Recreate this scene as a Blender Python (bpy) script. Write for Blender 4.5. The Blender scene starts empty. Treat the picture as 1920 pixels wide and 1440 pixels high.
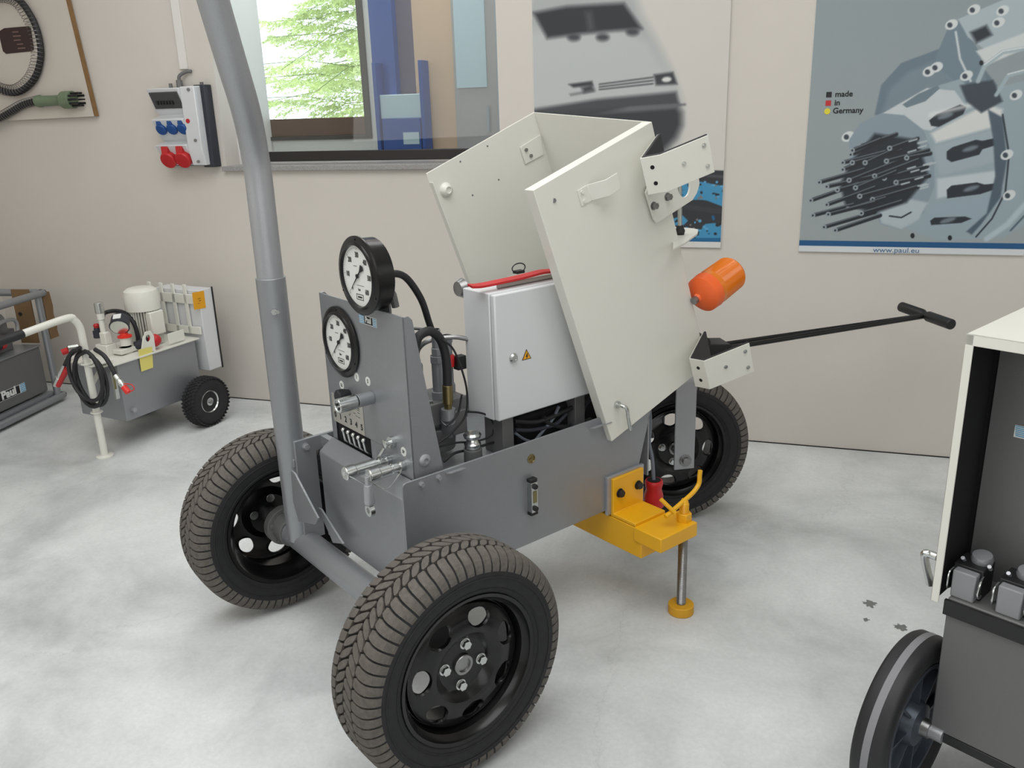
import bpy, bmesh, math, random
import numpy as np
from math import sin, cos, pi, radians, sqrt, atan2
from mathutils import Vector, Matrix
random.seed(4)
SC = bpy.context.scene
COL = SC.collection
V = Vector

# ------------------------------------------------------------------ camera
F, PITCH, ROLL, CH = 1612.0, radians(17.8255), radians(-1.8880), 1.537
_f = V((0, cos(PITCH), -sin(PITCH))); _u = V((0, sin(PITCH), cos(PITCH))); _r = V((1, 0, 0))
CR = cos(ROLL) * _r + sin(ROLL) * _u
CU = -sin(ROLL) * _r + cos(ROLL) * _u
CP = V((0, 0, CH))
cd = bpy.data.cameras.new('camera'); cam = bpy.data.objects.new('camera', cd); COL.objects.link(cam)
cd.sensor_width = 36; cd.lens = F * 36 / 1920; cd.clip_start = .02; cd.clip_end = 200
cam.matrix_world = Matrix(((CR.x, CU.x, -_f.x, CP.x), (CR.y, CU.y, -_f.y, CP.y), (CR.z, CU.z, -_f.z, CP.z), (0, 0, 0, 1)))
SC.camera = cam
vs = SC.view_settings
vs.view_transform = 'Standard'; vs.look = 'None'; vs.gamma = 1; vs.use_curve_mapping = False; vs.exposure = 0.0

# ------------------------------------------------------------------ world and lights
W = bpy.data.worlds.new('overcast_sky'); SC.world = W; W.use_nodes = True
W.node_tree.nodes['Background'].inputs[0].default_value = (.86, .93, 1, 1)
W.node_tree.nodes['Background'].inputs[1].default_value = 4.0


def area(name, loc, aim, sx, sy, power, col=(1, 1, 1)):
    l = bpy.data.lights.new(name, 'AREA'); l.shape = 'RECTANGLE'; l.size = sx; l.size_y = sy; l.energy = power; l.color = col
    o = bpy.data.objects.new(name, l); COL.objects.link(o); o.location = loc
    o.rotation_euler = (V(aim) - V(loc)).to_track_quat('-Z', 'Y').to_euler()
    return o


area('skylight_overhead', (-.5, 1.2, 3.55), (-.3, 1.6, 0), 4.0, 2.6, 98, (.99, 1, 1))
area('fill_light_front', (.5, -2.6, 2.2), (.4, 2.5, .6), 4.0, 1.8, 42, (.96, .98, 1))  # unseen soft fill behind the camera, added to brighten forward faces
area('window_light_right', (3.6, .6, 2.3), (.2, 2.4, .7), 2.2, 1.8, 9, (.93, .97, 1))
area('fill_light_left', (-3.6, .2, 2.0), (0, 2.1, .6), 2.4, 1.6, 16, (1, .95, .90))  # unseen warm fill, added to lift the back wall and left-facing panels
area('window_light_back', (-.59, 4.19, 3.25), (-.96, 1.97, 0), 2.4, .8, 28, (.97, .99, 1))

# ------------------------------------------------------------------ frames: (origin, x axis, y axis, z axis)
TH = radians(-51.331)


def frame(ox, oy, ang, oz=0):
    return (V((ox, oy, oz)), V((cos(ang), sin(ang), 0)), V((-sin(ang), cos(ang), 0)), V((0, 0, 1)), ang)


CA = frame(-.474, 2.149, TH)                      # three-wheeled trailer, origin under the middle of its axle
WL = frame(1.2574, 3.7294, radians(-18.631))      # back wall, y = 0 on its face
FK = frame(.6003, 3.0566, radians(-80.604))       # steered wheel
RM = frame(.863, 1.602, -.849)                    # cabinet machine at right
LT = frame(-1.598, 4.259, radians(-27))           # small trolley at left
BM = frame(-2.6, 4.75, radians(-10))              # tube framed machine at left


def ray(px, py):
    return (CR * (px - 960) / F - CU * (py - 720) / F + _f).normalized()


def loc(fr, p):
    d = p - fr[0]; return V((d.dot(fr[1]), d.dot(fr[2]), d.dot(fr[3])))


def A(fr, px, py, ax, val):
    """point of the plane (axis ax = val) of a frame, seen at a measured picture position"""
    c = loc(fr, CP); d = ray(px, py); d = V((d.dot(fr[1]), d.dot(fr[2]), d.dot(fr[3])))
    return c + d * ((val - c[ax]) / d[ax])


def N(fr, px, py, n, p0):
    n = V(n); p0 = V(p0); c = loc(fr, CP); d = ray(px, py); d = V((d.dot(fr[1]), d.dot(fr[2]), d.dot(fr[3])))
    return c + d * (n.dot(p0 - c) / n.dot(d))


# ------------------------------------------------------------------ materials
def lin(c):
    return tuple(((x / 12.92) if x <= .04045 else ((x + .055) / 1.055) ** 2.4) for x in (c[0] / 255, c[1] / 255, c[2] / 255)) + (1,)


def mat(name, rgb, rough=.5, metal=0., noise=0., nscale=30, bump=0., bscale=200, coat=0., spec=.5, trans=0.):
    m = bpy.data.materials.new(name); m.use_nodes = True; nt = m.node_tree; b = nt.nodes['Principled BSDF']
    c = lin(rgb); b.inputs['Base Color'].default_value = c
    b.inputs['Roughness'].default_value = rough; b.inputs['Metallic'].default_value = metal
    b.inputs['Coat Weight'].default_value = coat; b.inputs['Specular IOR Level'].default_value = spec
    b.inputs['Transmission Weight'].default_value = trans
    tc = nt.nodes.new('ShaderNodeTexCoord')
    if noise:
        n = nt.nodes.new('ShaderNodeTexNoise'); n.inputs['Scale'].default_value = nscale; n.inputs['Detail'].default_value = 6
        nt.links.new(tc.outputs['Object'], n.inputs['Vector'])
        r = nt.nodes.new('ShaderNodeMapRange'); r.inputs[3].default_value = 1 - noise; r.inputs[4].default_value = 1 + noise
        r.inputs[1].default_value = .25; r.inputs[2].default_value = .75
        x = nt.nodes.new('ShaderNodeMix'); x.data_type = 'RGBA'; x.blend_type = 'MULTIPLY'; x.inputs[0].default_value = 1
        x.inputs[6].default_value = c
        nt.links.new(n.outputs['Fac'], r.inputs[0]); nt.links.new(r.outputs[0], x.inputs[7]); nt.links.new(x.outputs[2], b.inputs['Base Color'])
    if bump:
        n2 = nt.nodes.new('ShaderNodeTexNoise'); n2.inputs['Scale'].default_value = bscale; n2.inputs['Detail'].default_value = 3
        nt.links.new(tc.outputs['Object'], n2.inputs['Vector'])
        bp = nt.nodes.new('ShaderNodeBump'); bp.inputs['Strength'].default_value = bump; bp.inputs['Distance'].default_value = .001
        nt.links.new(n2.outputs['Fac'], bp.inputs['Height']); nt.links.new(bp.outputs[0], b.inputs['Normal'])
    return m


GREY = mat('hammered_grey_paint', (150, 153, 157), .36, .5, .05, 500, .5, 420)
GREYL = mat('hammered_grey_paint_light', (170, 172, 176), .36, .5, .06, 500, .5, 420)
GREYD = mat('dark_grey_paint', (108, 108, 108), .5, .2, .04, 300, .3, 400)
WHITE = mat('cream_white_paint', (226, 225, 216), .35, 0, .01, 5, .06, 300, coat=.15)
WHITEG = mat('light_grey_cabinet_paint', (214, 216, 218), .42, 0, .01, 5, .15, 500)
RUBBER = mat('tyre_rubber', (40, 40, 42), .72, 0, .15, 60, .3, 250, spec=.35)
TREAD = mat('tyre_tread_rubber', (99, 94, 89), .8, 0, .2, 90, 1, 260, spec=.3)
SOFT = mat('black_rubber', (34, 34, 37), .55, 0, .08, 60, .2, 300)
BLACK = mat('gloss_black_paint', (12, 12, 13), .3, 0, 0, 1, .05, 60, coat=.12, spec=.4)
BLACKM = mat('matt_black', (28, 28, 30), .5)
DARK = mat('dark_cavity', (14, 14, 16), .8)
CHROME = mat('zinc_plated_steel', (205, 208, 206), .25, 1., .06, 80)
STEEL = mat('bare_steel', (150, 150, 150), .35, 1., .1, 60)
BRASS = mat('brass', (150, 135, 95), .35, 1.)
YELLOW = mat('yellow_enamel', (232, 172, 22), .38, 0, .04, 12, .2, 60, coat=.1)
YELLOWD = mat('yellow_enamel_pad', (214, 158, 30), .55, 0, .06, 30)
RED = mat('red_plastic', (190, 34, 38), .4, 0, .05, 30)
REDB = mat('bright_red_plastic', (226, 44, 32), .35)
BLUE = mat('socket_blue', (22, 74, 140), .4)
PAPER = mat('white_print', (226, 228, 224), .5)
INK = mat('black_ink', (22, 22, 24), .6)
CYAN = mat('cyan_print', (70, 160, 205), .5)
LABEL = mat('aluminium_label', (178, 176, 168), .45, .25)
WALLM = mat('painted_plaster', (211, 205, 197), .9, 0, .015, 3, .25, 160)
CEIL = mat('white_ceiling', (225, 223, 218), .9)
ORANGE = mat('orange_plastic', (243, 104, 42), .42, 0, .03, 30)
AMBER = mat('amber_lens', (255, 142, 34), .18, 0, trans=.25, coat=.4)
AMBERI = mat('amber_reflector', (255, 190, 90), .25, .5)
GREEN = mat('sage_green_paint', (108, 124, 98), .5, 0, .08, 40)
WOOD = mat('brown_board', (128, 96, 58), .7, 0, .15, 30)
BOARD = mat('board_face', (206, 198, 188), .75, 0, .01, 3)
BROWNP = mat('brown_plaque', (52, 32, 30), .45)
CARD = mat('cardboard', (122, 96, 66), .85, 0, .06, 20)
NOTE = mat('yellow_note_paper', (226, 214, 120), .8)
NOTEO = mat('orange_note_paper', (228, 162, 30), .8)
SIGHT = mat('oil_sight_glass', (120, 112, 70), .2)
BLUEG = mat('blue_grey_wheel', (74, 82, 92), .35, .4, .1, 20)
STRIPE = mat('light_grey_rubber', (132, 132, 136), .7)
CABLE = mat('grey_cable', (104, 112, 122), .5)
GRANITE = mat('granite_sill', (150, 148, 146), .5, 0, .45, 260)
CHARC = mat('charcoal_plastic', (46, 48, 58), .55)
SMOKE = mat('smoked_plastic', (70, 72, 72), .15, 0)
BARK = mat('bark', (70, 56, 46), .9)
NEEDLE = mat('fir_needles', (198, 208, 146), .7, 0, .35, 3)
COLBLUE = mat('blue_painted_steel', (8, 74, 156), .4)
COLVIO = mat('slate_violet_paint', (98, 90, 112), .6)
BEIGE = mat('beige_plaster', (214, 184, 158), .9)
PALEB = mat('pale_blue_panel', (190, 212, 222), .4)
GREYP = mat('mid_grey_panel', (172, 170, 170), .5)
BGREY = mat('blue_grey_frame', (160, 172, 184), .5)
FRAMED = mat('anthracite_window_frame', (36, 32, 32), .35)
FRAMEB = mat('brown_wood_frame', (92, 62, 44), .5)


def floor_material():
    m = bpy.data.materials.new('polished_concrete'); m.use_nodes = True; nt = m.node_tree; b = nt.nodes['Principled BSDF']
    tc = nt.nodes.new('ShaderNodeTexCoord')

    def noise(s, d, ro=.6, dist=0):
        n = nt.nodes.new('ShaderNodeTexNoise'); n.inputs['Scale'].default_value = s; n.inputs['Detail'].default_value = d
        n.inputs['Roughness'].default_value = ro; n.inputs['Distortion'].default_value = dist
        nt.links.new(tc.outputs['Object'], n.inputs['Vector']); return n
    a = noise(1.7, 8, .62, .4)
    r = nt.nodes.new('ShaderNodeValToRGB'); e = r.color_ramp.elements
    e[0].position = .3; e[0].color = lin((176, 180, 180)); e[1].position = .7; e[1].color = lin((228, 231, 231))
    k = r.color_ramp.elements.new(.5); k.color = lin((209, 212, 212))
    nt.links.new(a.outputs['Fac'], r.inputs[0])
    f = noise(70, 5, .7)
    fr_ = nt.nodes.new('ShaderNodeMapRange'); fr_.inputs[1].default_value = .3; fr_.inputs[2].default_value = .7
    fr_.inputs[3].default_value = .93; fr_.inputs[4].default_value = 1.05; nt.links.new(f.outputs['Fac'], fr_.inputs[0])
    x = nt.nodes.new('ShaderNodeMix'); x.data_type = 'RGBA'; x.blend_type = 'MULTIPLY'; x.inputs[0].default_value = 1
    nt.links.new(r.outputs[0], x.inputs[6]); nt.links.new(fr_.outputs[0], x.inputs[7])
    # fine wandering cracks
    w = nt.nodes.new('ShaderNodeTexVoronoi'); w.feature = 'DISTANCE_TO_EDGE'; w.inputs['Scale'].default_value = .55
    wn = noise(5, 6, .7); sub = nt.nodes.new('ShaderNodeVectorMath'); sub.operation = 'MULTIPLY_ADD'
    sub.inputs[1].default_value = (.28, .28, .28); nt.links.new(wn.outputs['Color'], sub.inputs[0]); nt.links.new(tc.outputs['Object'], sub.inputs[2])
    nt.links.new(sub.outputs[0], w.inputs['Vector'])
    cr = nt.nodes.new('ShaderNodeMapRange'); cr.inputs[1].default_value = 0; cr.inputs[2].default_value = .003
    cr.inputs[3].default_value = .9; cr.inputs[4].default_value = 1; nt.links.new(w.outputs['Distance'], cr.inputs[0])
    x2 = nt.nodes.new('ShaderNodeMix'); x2.data_type = 'RGBA'; x2.blend_type = 'MULTIPLY'; x2.inputs[0].default_value = 1
    nt.links.new(x.outputs[2], x2.inputs[6]); nt.links.new(cr.outputs[0], x2.inputs[7])
    nt.links.new(x2.outputs[2], b.inputs['Base Color'])
    rr = nt.nodes.new('ShaderNodeMapRange'); rr.inputs[3].default_value = .32; rr.inputs[4].default_value = .6
    nt.links.new(a.outputs['Fac'], rr.inputs[0]); nt.links.new(rr.outputs[0], b.inputs['Roughness'])
    bp = nt.nodes.new('ShaderNodeBump'); bp.inputs['Strength'].default_value = .12; bp.inputs['Distance'].default_value = .002
    nt.links.new(f.outputs['Fac'], bp.inputs['Height']); nt.links.new(bp.outputs[0], b.inputs['Normal'])
    return m


def glass_material():
    m = bpy.data.materials.new('window_glass'); m.use_nodes = True; nt = m.node_tree; nt.nodes.clear()
    o = nt.nodes.new('ShaderNodeOutputMaterial'); mx = nt.nodes.new('ShaderNodeMixShader')
    t = nt.nodes.new('ShaderNodeBsdfTransparent'); t.inputs[0].default_value = (.93, .96, .96, 1)
    g = nt.nodes.new('ShaderNodeBsdfGlossy'); g.inputs['Roughness'].default_value = .01
    fz = nt.nodes.new('ShaderNodeFresnel'); fz.inputs[0].default_value = 1.5
    nt.links.new(fz.outputs[0], mx.inputs[0]); nt.links.new(t.outputs[0], mx.inputs[1]); nt.links.new(g.outputs[0], mx.inputs[2])
    nt.links.new(mx.outputs[0], o.inputs[0]); return m


def print_material(name, rough=.45):
    m = bpy.data.materials.new(name); m.use_nodes = True; nt = m.node_tree; b = nt.nodes['Principled BSDF']
    a = nt.nodes.new('ShaderNodeAttribute'); a.attribute_name = 'print'
    nt.links.new(a.outputs['Color'], b.inputs['Base Color']); b.inputs['Roughness'].default_value = rough
    return m


GLASS = glass_material()
# ------------------------------------------------------------------ mesh building


def catmull(pts, n=8):
    pts = [V(p) for p in pts]
    if len(pts) < 3: return pts
    P = [pts[0] * 2 - pts[1]] + pts + [pts[-1] * 2 - pts[-2]]; out = []
    for i in range(1, len(P) - 2):
        for k in range(n):
            t = k / n
            out.append(.5 * ((2 * P[i]) + (-P[i - 1] + P[i + 1]) * t + (2 * P[i - 1] - 5 * P[i] + 4 * P[i + 1] - P[i + 2]) * t * t
                             + (-P[i - 1] + 3 * P[i] - 3 * P[i + 1] + P[i + 2]) * t ** 3))
    return out + [pts[-1]]


def basis(d):
    d = V(d).normalized(); h = V((0, 0, 1)) if abs(d.z) < .9 else V((1, 0, 0))
    u = d.cross(h).normalized(); return u, d.cross(u).normalized(), d


class MB:
    def __init__(s): s.v = []; s.f = []; s.m = []; s.mi = 0

    def add(s, vs, fs):
        b = len(s.v); s.v += [tuple(p) for p in vs]; s.f += [tuple(i + b for i in f) for f in fs]; s.m += [s.mi] * len(fs); return s

    def box(s, a, b):
        a, b = V(a), V(b); a, b = V(map(min, a, b)), V(map(max, a, b))
        vs = [(x, y, z) for x in (a.x, b.x) for y in (a.y, b.y) for z in (a.z, b.z)]
        return s.add(vs, [(0, 1, 3, 2), (4, 6, 7, 5), (0, 4, 5, 1), (2, 3, 7, 6), (0, 2, 6, 4), (1, 5, 7, 3)])

    def obox(s, c, u, v, w):      # centre and three half-extent vectors
        c, u, v, w = V(c), V(u), V(v), V(w)
        vs = [c + i * u + j * v + k * w for i in (-1, 1) for j in (-1, 1) for k in (-1, 1)]
        return s.add(vs, [(0, 1, 3, 2), (4, 6, 7, 5), (0, 4, 5, 1), (2, 3, 7, 6), (0, 2, 6, 4), (1, 5, 7, 3)])

    def prism(s, pts, d):         # closed outline pts (3D) swept by vector d
        n = len(pts); d = V(d); a = [V(p) for p in pts]
        return s.add(a + [p + d for p in a], [tuple(range(n))[::-1], tuple(range(n, 2 * n))] + [(i, (i + 1) % n, (i + 1) % n + n, i + n) for i in range(n)])

    def cyl(s, p, q, r, r2=None, n=20, caps=True):
        p, q = V(p), V(q); u, v, d = basis(q - p); r2 = r if r2 is None else r2
        vs = [p + r * (cos(2 * pi * i / n) * u + sin(2 * pi * i / n) * v) for i in range(n)] + [q + r2 * (cos(2 * pi * i / n) * u + sin(2 * pi * i / n) * v) for i in range(n)]
        fs = [(i, i + n, (i + 1) % n + n, (i + 1) % n) for i in range(n)]
        if caps: fs += [tuple(range(n)), tuple(range(n, 2 * n))[::-1]]
        return s.add(vs, fs)

    def lathe(s, prof, o, d, n=32, u=None):   # prof: (along, radius)
        o = V(o); u_, v_, d = basis(d)
        vs = []; 
        for (a, r) in prof:
            for i in range(n):
                t = 2 * pi * i / n; vs.append(o + d * a + r * (cos(t) * u_ + sin(t) * v_))
        fs = [(k * n + i, (k + 1) * n + i, (k + 1) * n + (i + 1) % n, k * n + (i + 1) % n) for k in range(len(prof) - 1) for i in range(n)]
        if prof[0][1] > 1e-5: fs.append(tuple(range(n)))
        if prof[-1][1] > 1e-5: fs.append(tuple(range((len(prof) - 1) * n, len(prof) * n))[::-1])
        return s.add(vs, fs)

    def tube(s, pts, r, n=12, smooth=0, r2=None):
        pts = catmull(pts, smooth) if smooth else [V(p) for p in pts]
        m = len(pts); T = []
        for i in range(m): T.append((pts[min(i + 1, m - 1)] - pts[max(i - 1, 0)]).normalized())
        u, v, _ = basis(T[0]); vs = []
        for i in range(m):
            u = (u - T[i] * u.dot(T[i])).normalized(); v = T[i].cross(u); rr = r if r2 is None else r + (r2 - r) * i / (m - 1)
            vs += [pts[i] + rr * (cos(2 * pi * k / n) * u + sin(2 * pi * k / n) * v) for k in range(n)]
        fs = [(i * n + k, i * n + (k + 1) % n, (i + 1) * n + (k + 1) % n, (i + 1) * n + k) for i in range(m - 1) for k in range(n)]
        fs += [tuple(range(n))[::-1], tuple(range((m - 1) * n, m * n))]
        return s.add(vs, fs)

    def hexbolt(s, p, d, r, h, washer=True):
        p = V(p); d = V(d).normalized()
        if washer: s.cyl(p, p + d * h * .2, r * 1.25, n=20)
        s.cyl(p + d * h * .2, p + d * h, r, n=6)
        return s

    def sphere(s, c, r, n=16, m=8):
        return s.lathe([(-r * cos(pi * i / m), max(r * sin(pi * i / m), 1e-6)) for i in range(m + 1)], c, (0, 0, 1), n)

    def text(s, body, size, o, u, v, extr=.0004, bold=0., sx=1., align='CENTER'):
        c = bpy.data.curves.new('t', 'FONT'); c.body = body; c.size = size; c.align_x = align; c.align_y = 'CENTER'; c.offset = bold; c.resolution_u = 3
        ob = bpy.data.objects.new('t', c); COL.objects.link(ob); dg = bpy.context.evaluated_depsgraph_get()
        me = bpy.data.meshes.new_from_object(ob.evaluated_get(dg)); o, u, v = V(o), V(u).normalized(), V(v).normalized(); w = u.cross(v)
        n = len(me.vertices); vs = [o + u * q.co.x * sx + v * q.co.y + w * extr for q in me.vertices]
        s.add(vs, [tuple(p.vertices) for p in me.polygons])
        bpy.data.objects.remove(ob); bpy.data.curves.remove(c); bpy.data.meshes.remove(me); return s

    def build(s, name, mt, parent=None, bevel=0, ang=35, fr=None, label=None, seg=2):
        me = bpy.data.meshes.new(name); me.from_pydata(s.v, [], s.f)
        for m_ in (mt if isinstance(mt, (list, tuple)) else [mt]): me.materials.append(m_)
        if isinstance(mt, (list, tuple)): me.polygons.foreach_set('material_index', s.m)
        me.polygons.foreach_set('use_smooth', [True] * len(me.polygons)); me.set_sharp_from_angle(angle=radians(ang))
        bm = bmesh.new(); bm.from_mesh(me); bmesh.ops.recalc_face_normals(bm, faces=bm.faces); bm.to_mesh(me); bm.free()
        o = bpy.data.objects.new(name, me); COL.objects.link(o)
        if parent: o.parent = parent
        if fr: o.location = fr[0]; o.rotation_euler = (0, 0, fr[4])
        if bevel:
            b = o.modifiers.new('bevel', 'BEVEL'); b.width = bevel; b.segments = seg; b.limit_method = 'ANGLE'; b.angle_limit = radians(40)
        if label: o['label'] = label
        return o


def tag(o, label, cat, group=None):
    o['label'] = label; o['category'] = cat
    if group: o['group'] = group
    return o


def thing(name, fr, label, cat, group=None):
    o = bpy.data.objects.new(name, None); COL.objects.link(o); o.location = fr[0]; o.rotation_euler = (0, 0, fr[4]); o.empty_display_size = .1
    return tag(o, label, cat, group)


def each(mbs, name, m, parent, **k):
    return [b.build(name, m, parent, **k) for b in mbs]


def struct(o): o['kind'] = 'structure'; return o
def stuff(o): o['kind'] = 'stuff'; return o


X, Y, Z = V((1, 0, 0)), V((0, 1, 0)), V((0, 0, 1))
# ------------------------------------------------------------------ room
XL, XR, YF, HT = -4.6, 4.2, -7.6, 3.7
GX0, GX1, GZ0, GZ1 = -2.862, -1.346, 1.292, 2.9       # glazed opening in the back wall
fl = MB().box((XL, YF, -.1), (XR, 1.2, 0)).build('floor', floor_material(), fr=WL); struct(fl)
wb = MB()
wb.box((XL, 0, 0), (GX0, .12, HT)).box((GX1, 0, 0), (XR, .12, HT)).box((GX0, 0, 0), (GX1, .12, GZ0 - .02)).box((GX0, 0, GZ1), (GX1, .12, HT))
struct(wb.build('wall_back', WALLM, fr=WL))
struct(MB().box((XL - .1, YF, 0), (XL, 1.2, HT)).build('wall_left', WALLM, fr=WL))
struct(MB().box((XR, YF, 0), (XR + .1, 1.2, HT)).build('wall_right', WALLM, fr=WL))
struct(MB().box((XL, YF - .1, 0), (XR, YF, HT)).build('wall_front', WALLM, fr=WL))
struct(MB().box((XL, YF, HT), (XR, 1.2, HT + .1)).build('ceiling', CEIL, fr=WL))
struct(MB().box((XL, -.004, 0), (XR, 0, .004)).build('trim_1', DARK, fr=WL))

# glazed opening: sill, glass pane with a black bottom rail
w1 = struct(MB().box((GX0 - .01, -.03, GZ0 - .025), (GX1 + .03, .44, GZ0)).build('window_1', GRANITE, fr=WL, bevel=.002))
MB().box((GX0 + .03, .112, GZ0 + .012), (GX1 + .02, .14, GZ0 + .062)).build('bottom_rail', FRAMED, w1, bevel=.003)
MB().box((GX0 + .03, .12, GZ0 + .062), (GX1, .126, GZ1)).build('glass_pane', GLASS, w1)
# wall of the porch behind the glass with the outer window
OY = .45
WX0, WX1, WZ0, WZ1 = -2.985, -2.235, 1.40, 2.75
ow = MB()
ow.box((-3.6, OY, 0), (WX0 - .06, OY + .1, HT)).box((WX1, OY, 0), (-2.19, OY + .1, HT)).box((WX0 - .06, OY, 0), (WX1, OY + .1, WZ0)).box((WX0 - .06, OY, WZ1), (WX1, OY + .1, HT))
struct(ow.build('wall_porch', CEIL, fr=WL))
struct(MB().box((-2.87, .12, 1.2), (-2.862, OY, HT)).build('trim_2', CEIL, fr=WL))
w2 = MB()
w2.box((WX0 - .07, OY + .0, WZ0), (WX0 - .002, OY + .06, WZ1)).box((WX1 - .03, OY - .015, WZ0), (WX1 + .005, OY + .06, WZ1)).box((WX0 - .07, OY - .015, WZ0), (WX1, OY + .06, WZ0 + .02)).box((WX0, OY, WZ1 - .05), (WX1, OY + .06, WZ1))
w2o = struct(w2.build('window_2', FRAMED, fr=WL, bevel=.002))
MB().box((WX0, OY + .005, WZ0 + .02), (WX1 - .03, OY + .05, WZ0 + .115)).build('lower_rail', FRAMEB, w2o, bevel=.003)
MB().box((WX0, OY + .02, WZ0 + .115), (WX1 - .03, OY + .024, WZ1 - .05)).build('glass_pane', GLASS, w2o)
def slab(name, x0, x1, z0, z1, m, y=OY, t=.06, **k): return struct(MB().box((x0, y, z0), (x1, y + t, z1)).build(name, m, fr=WL, **k))  # coloured slabs below stand in for reflections in the pane
slab('reflected_trim_3', -2.19, -2.085, 0, HT, COLBLUE, OY - .02)
slab('reflected_trim_4', -2.085, -2.045, 0, HT, COLBLUE, OY - .05)
slab('reflected_trim_5', -2.045, -1.955, 0, HT, COLVIO, OY)
slab('reflected_wall', -1.955, -1.68, 0, HT, BEIGE, OY)
d1 = slab('reflected_door_1', -1.735, -1.50, 0, HT, GREYP, OY - .01)  # door mirrored in the pane, built as a slab behind it
MB().box((-1.72, OY - .016, 1.64), (-1.555, OY - .01, 2.6)).build('reflected_door_panel', PALEB, d1)
MB().cyl((-1.55, OY - .03, 1.42), (-1.55, OY - .03, 1.55), .006).build('reflected_door_handle', BGREY, d1)
slab('reflected_trim_6', -1.50, -1.30, 0, HT, BGREY, OY - .02)
slab('trim_7', -1.30, .5, 0, HT, CEIL, OY)
# low blue bay reflected in the pane, built as objects behind the glass
bz = MB(); bz.box((-2.12, OY - .10, 1.30), (-1.90, OY - .03, 1.50)).box((-2.15, OY - .11, 1.30), (-2.13, OY - .02, 1.78)).box((-1.89, OY - .11, 1.30), (-1.87, OY - .02, 1.78))
bay = tag(bz.build('reflected_rack', COLBLUE, fr=WL, bevel=.002), 'blue rack with pale crates, a pane reflection built behind the glass', 'rack')
MB().box((-2.128, OY - .09, 1.50), (-1.892, OY - .03, 1.62)).build('reflected_crate', PALEB, bay, bevel=.004)
MB().box((-2.0, OY - .105, 1.37), (-1.91, OY - .1, 1.43)).build('front_label', PALEB, bay)


_pl = WL[0] + WL[1] * -2.1 + WL[2] * .29
area('porch_fill_light', (_pl.x, _pl.y, 3.4), (_pl.x, _pl.y, 0), 1.6, .25, 26, (1, .97, .93)).rotation_euler.z = WL[4]  # added fill that brightens the space behind the glass
# the fir tree outside
def fir(x, y, h, r):
    t = thing('fir_tree', (WL[0] + WL[1] * x + WL[2] * y, 0, 0, 0, 0), 'light green fir tree outside the window', 'tree')
    MB().cyl((0, 0, -1), (0, 0, h), .09, .02, n=10).build('trunk', BARK, t)
    m = MB(); br = MB(); rnd = random.Random(7)
    for i in range(150):
        z = .3 + (h - .5) * (i / 150.); L = r * (1 - z / h) ** .8 * rnd.uniform(.75, 1.1); a = i * 2.4 + rnd.uniform(-.3, .3)
        d = V((cos(a), sin(a), 0)); base = V((0, 0, z))
        tip = base + d * L + V((0, 0, rnd.uniform(-.45, .05) * L + .1)); br.tube([base, (base + tip) / 2 + V((0, 0, .08)), tip], .004, 5)
        side = d.cross(Z)
        for k in range(int(16 * L) + 3):
            q = (k + 1) / (int(16 * L) + 3); p = base.lerp(tip, q)
            for sd in (-1, 1):
                tl = .30 * L * (1.15 - q) + .09
                tw = (d * .7 + side * sd * rnd.uniform(.6, 1.2) + Z * rnd.uniform(-.5, .15)).normalized() * tl
                for j in range(11):
                    c = p + tw * (j / 11)
                    for w_ in range(2):
                        nd = (tw.normalized() * .6 + V((rnd.uniform(-1, 1), rnd.uniform(-1, 1), rnd.uniform(-.8, .6)))).normalized() * .055
                        s_ = nd.cross(V((rnd.random(), rnd.random(), rnd.random()))).normalized() * .007
                        m.add([c - s_, c + s_, c + nd], [(0, 1, 2)])
    br.build('branches', mat('green_twig', (120, 128, 84), .8), t); stuff(m.build('needles', NEEDLE, t))


fir(-3.95, 4.1, 4.6, 2.0)


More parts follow.
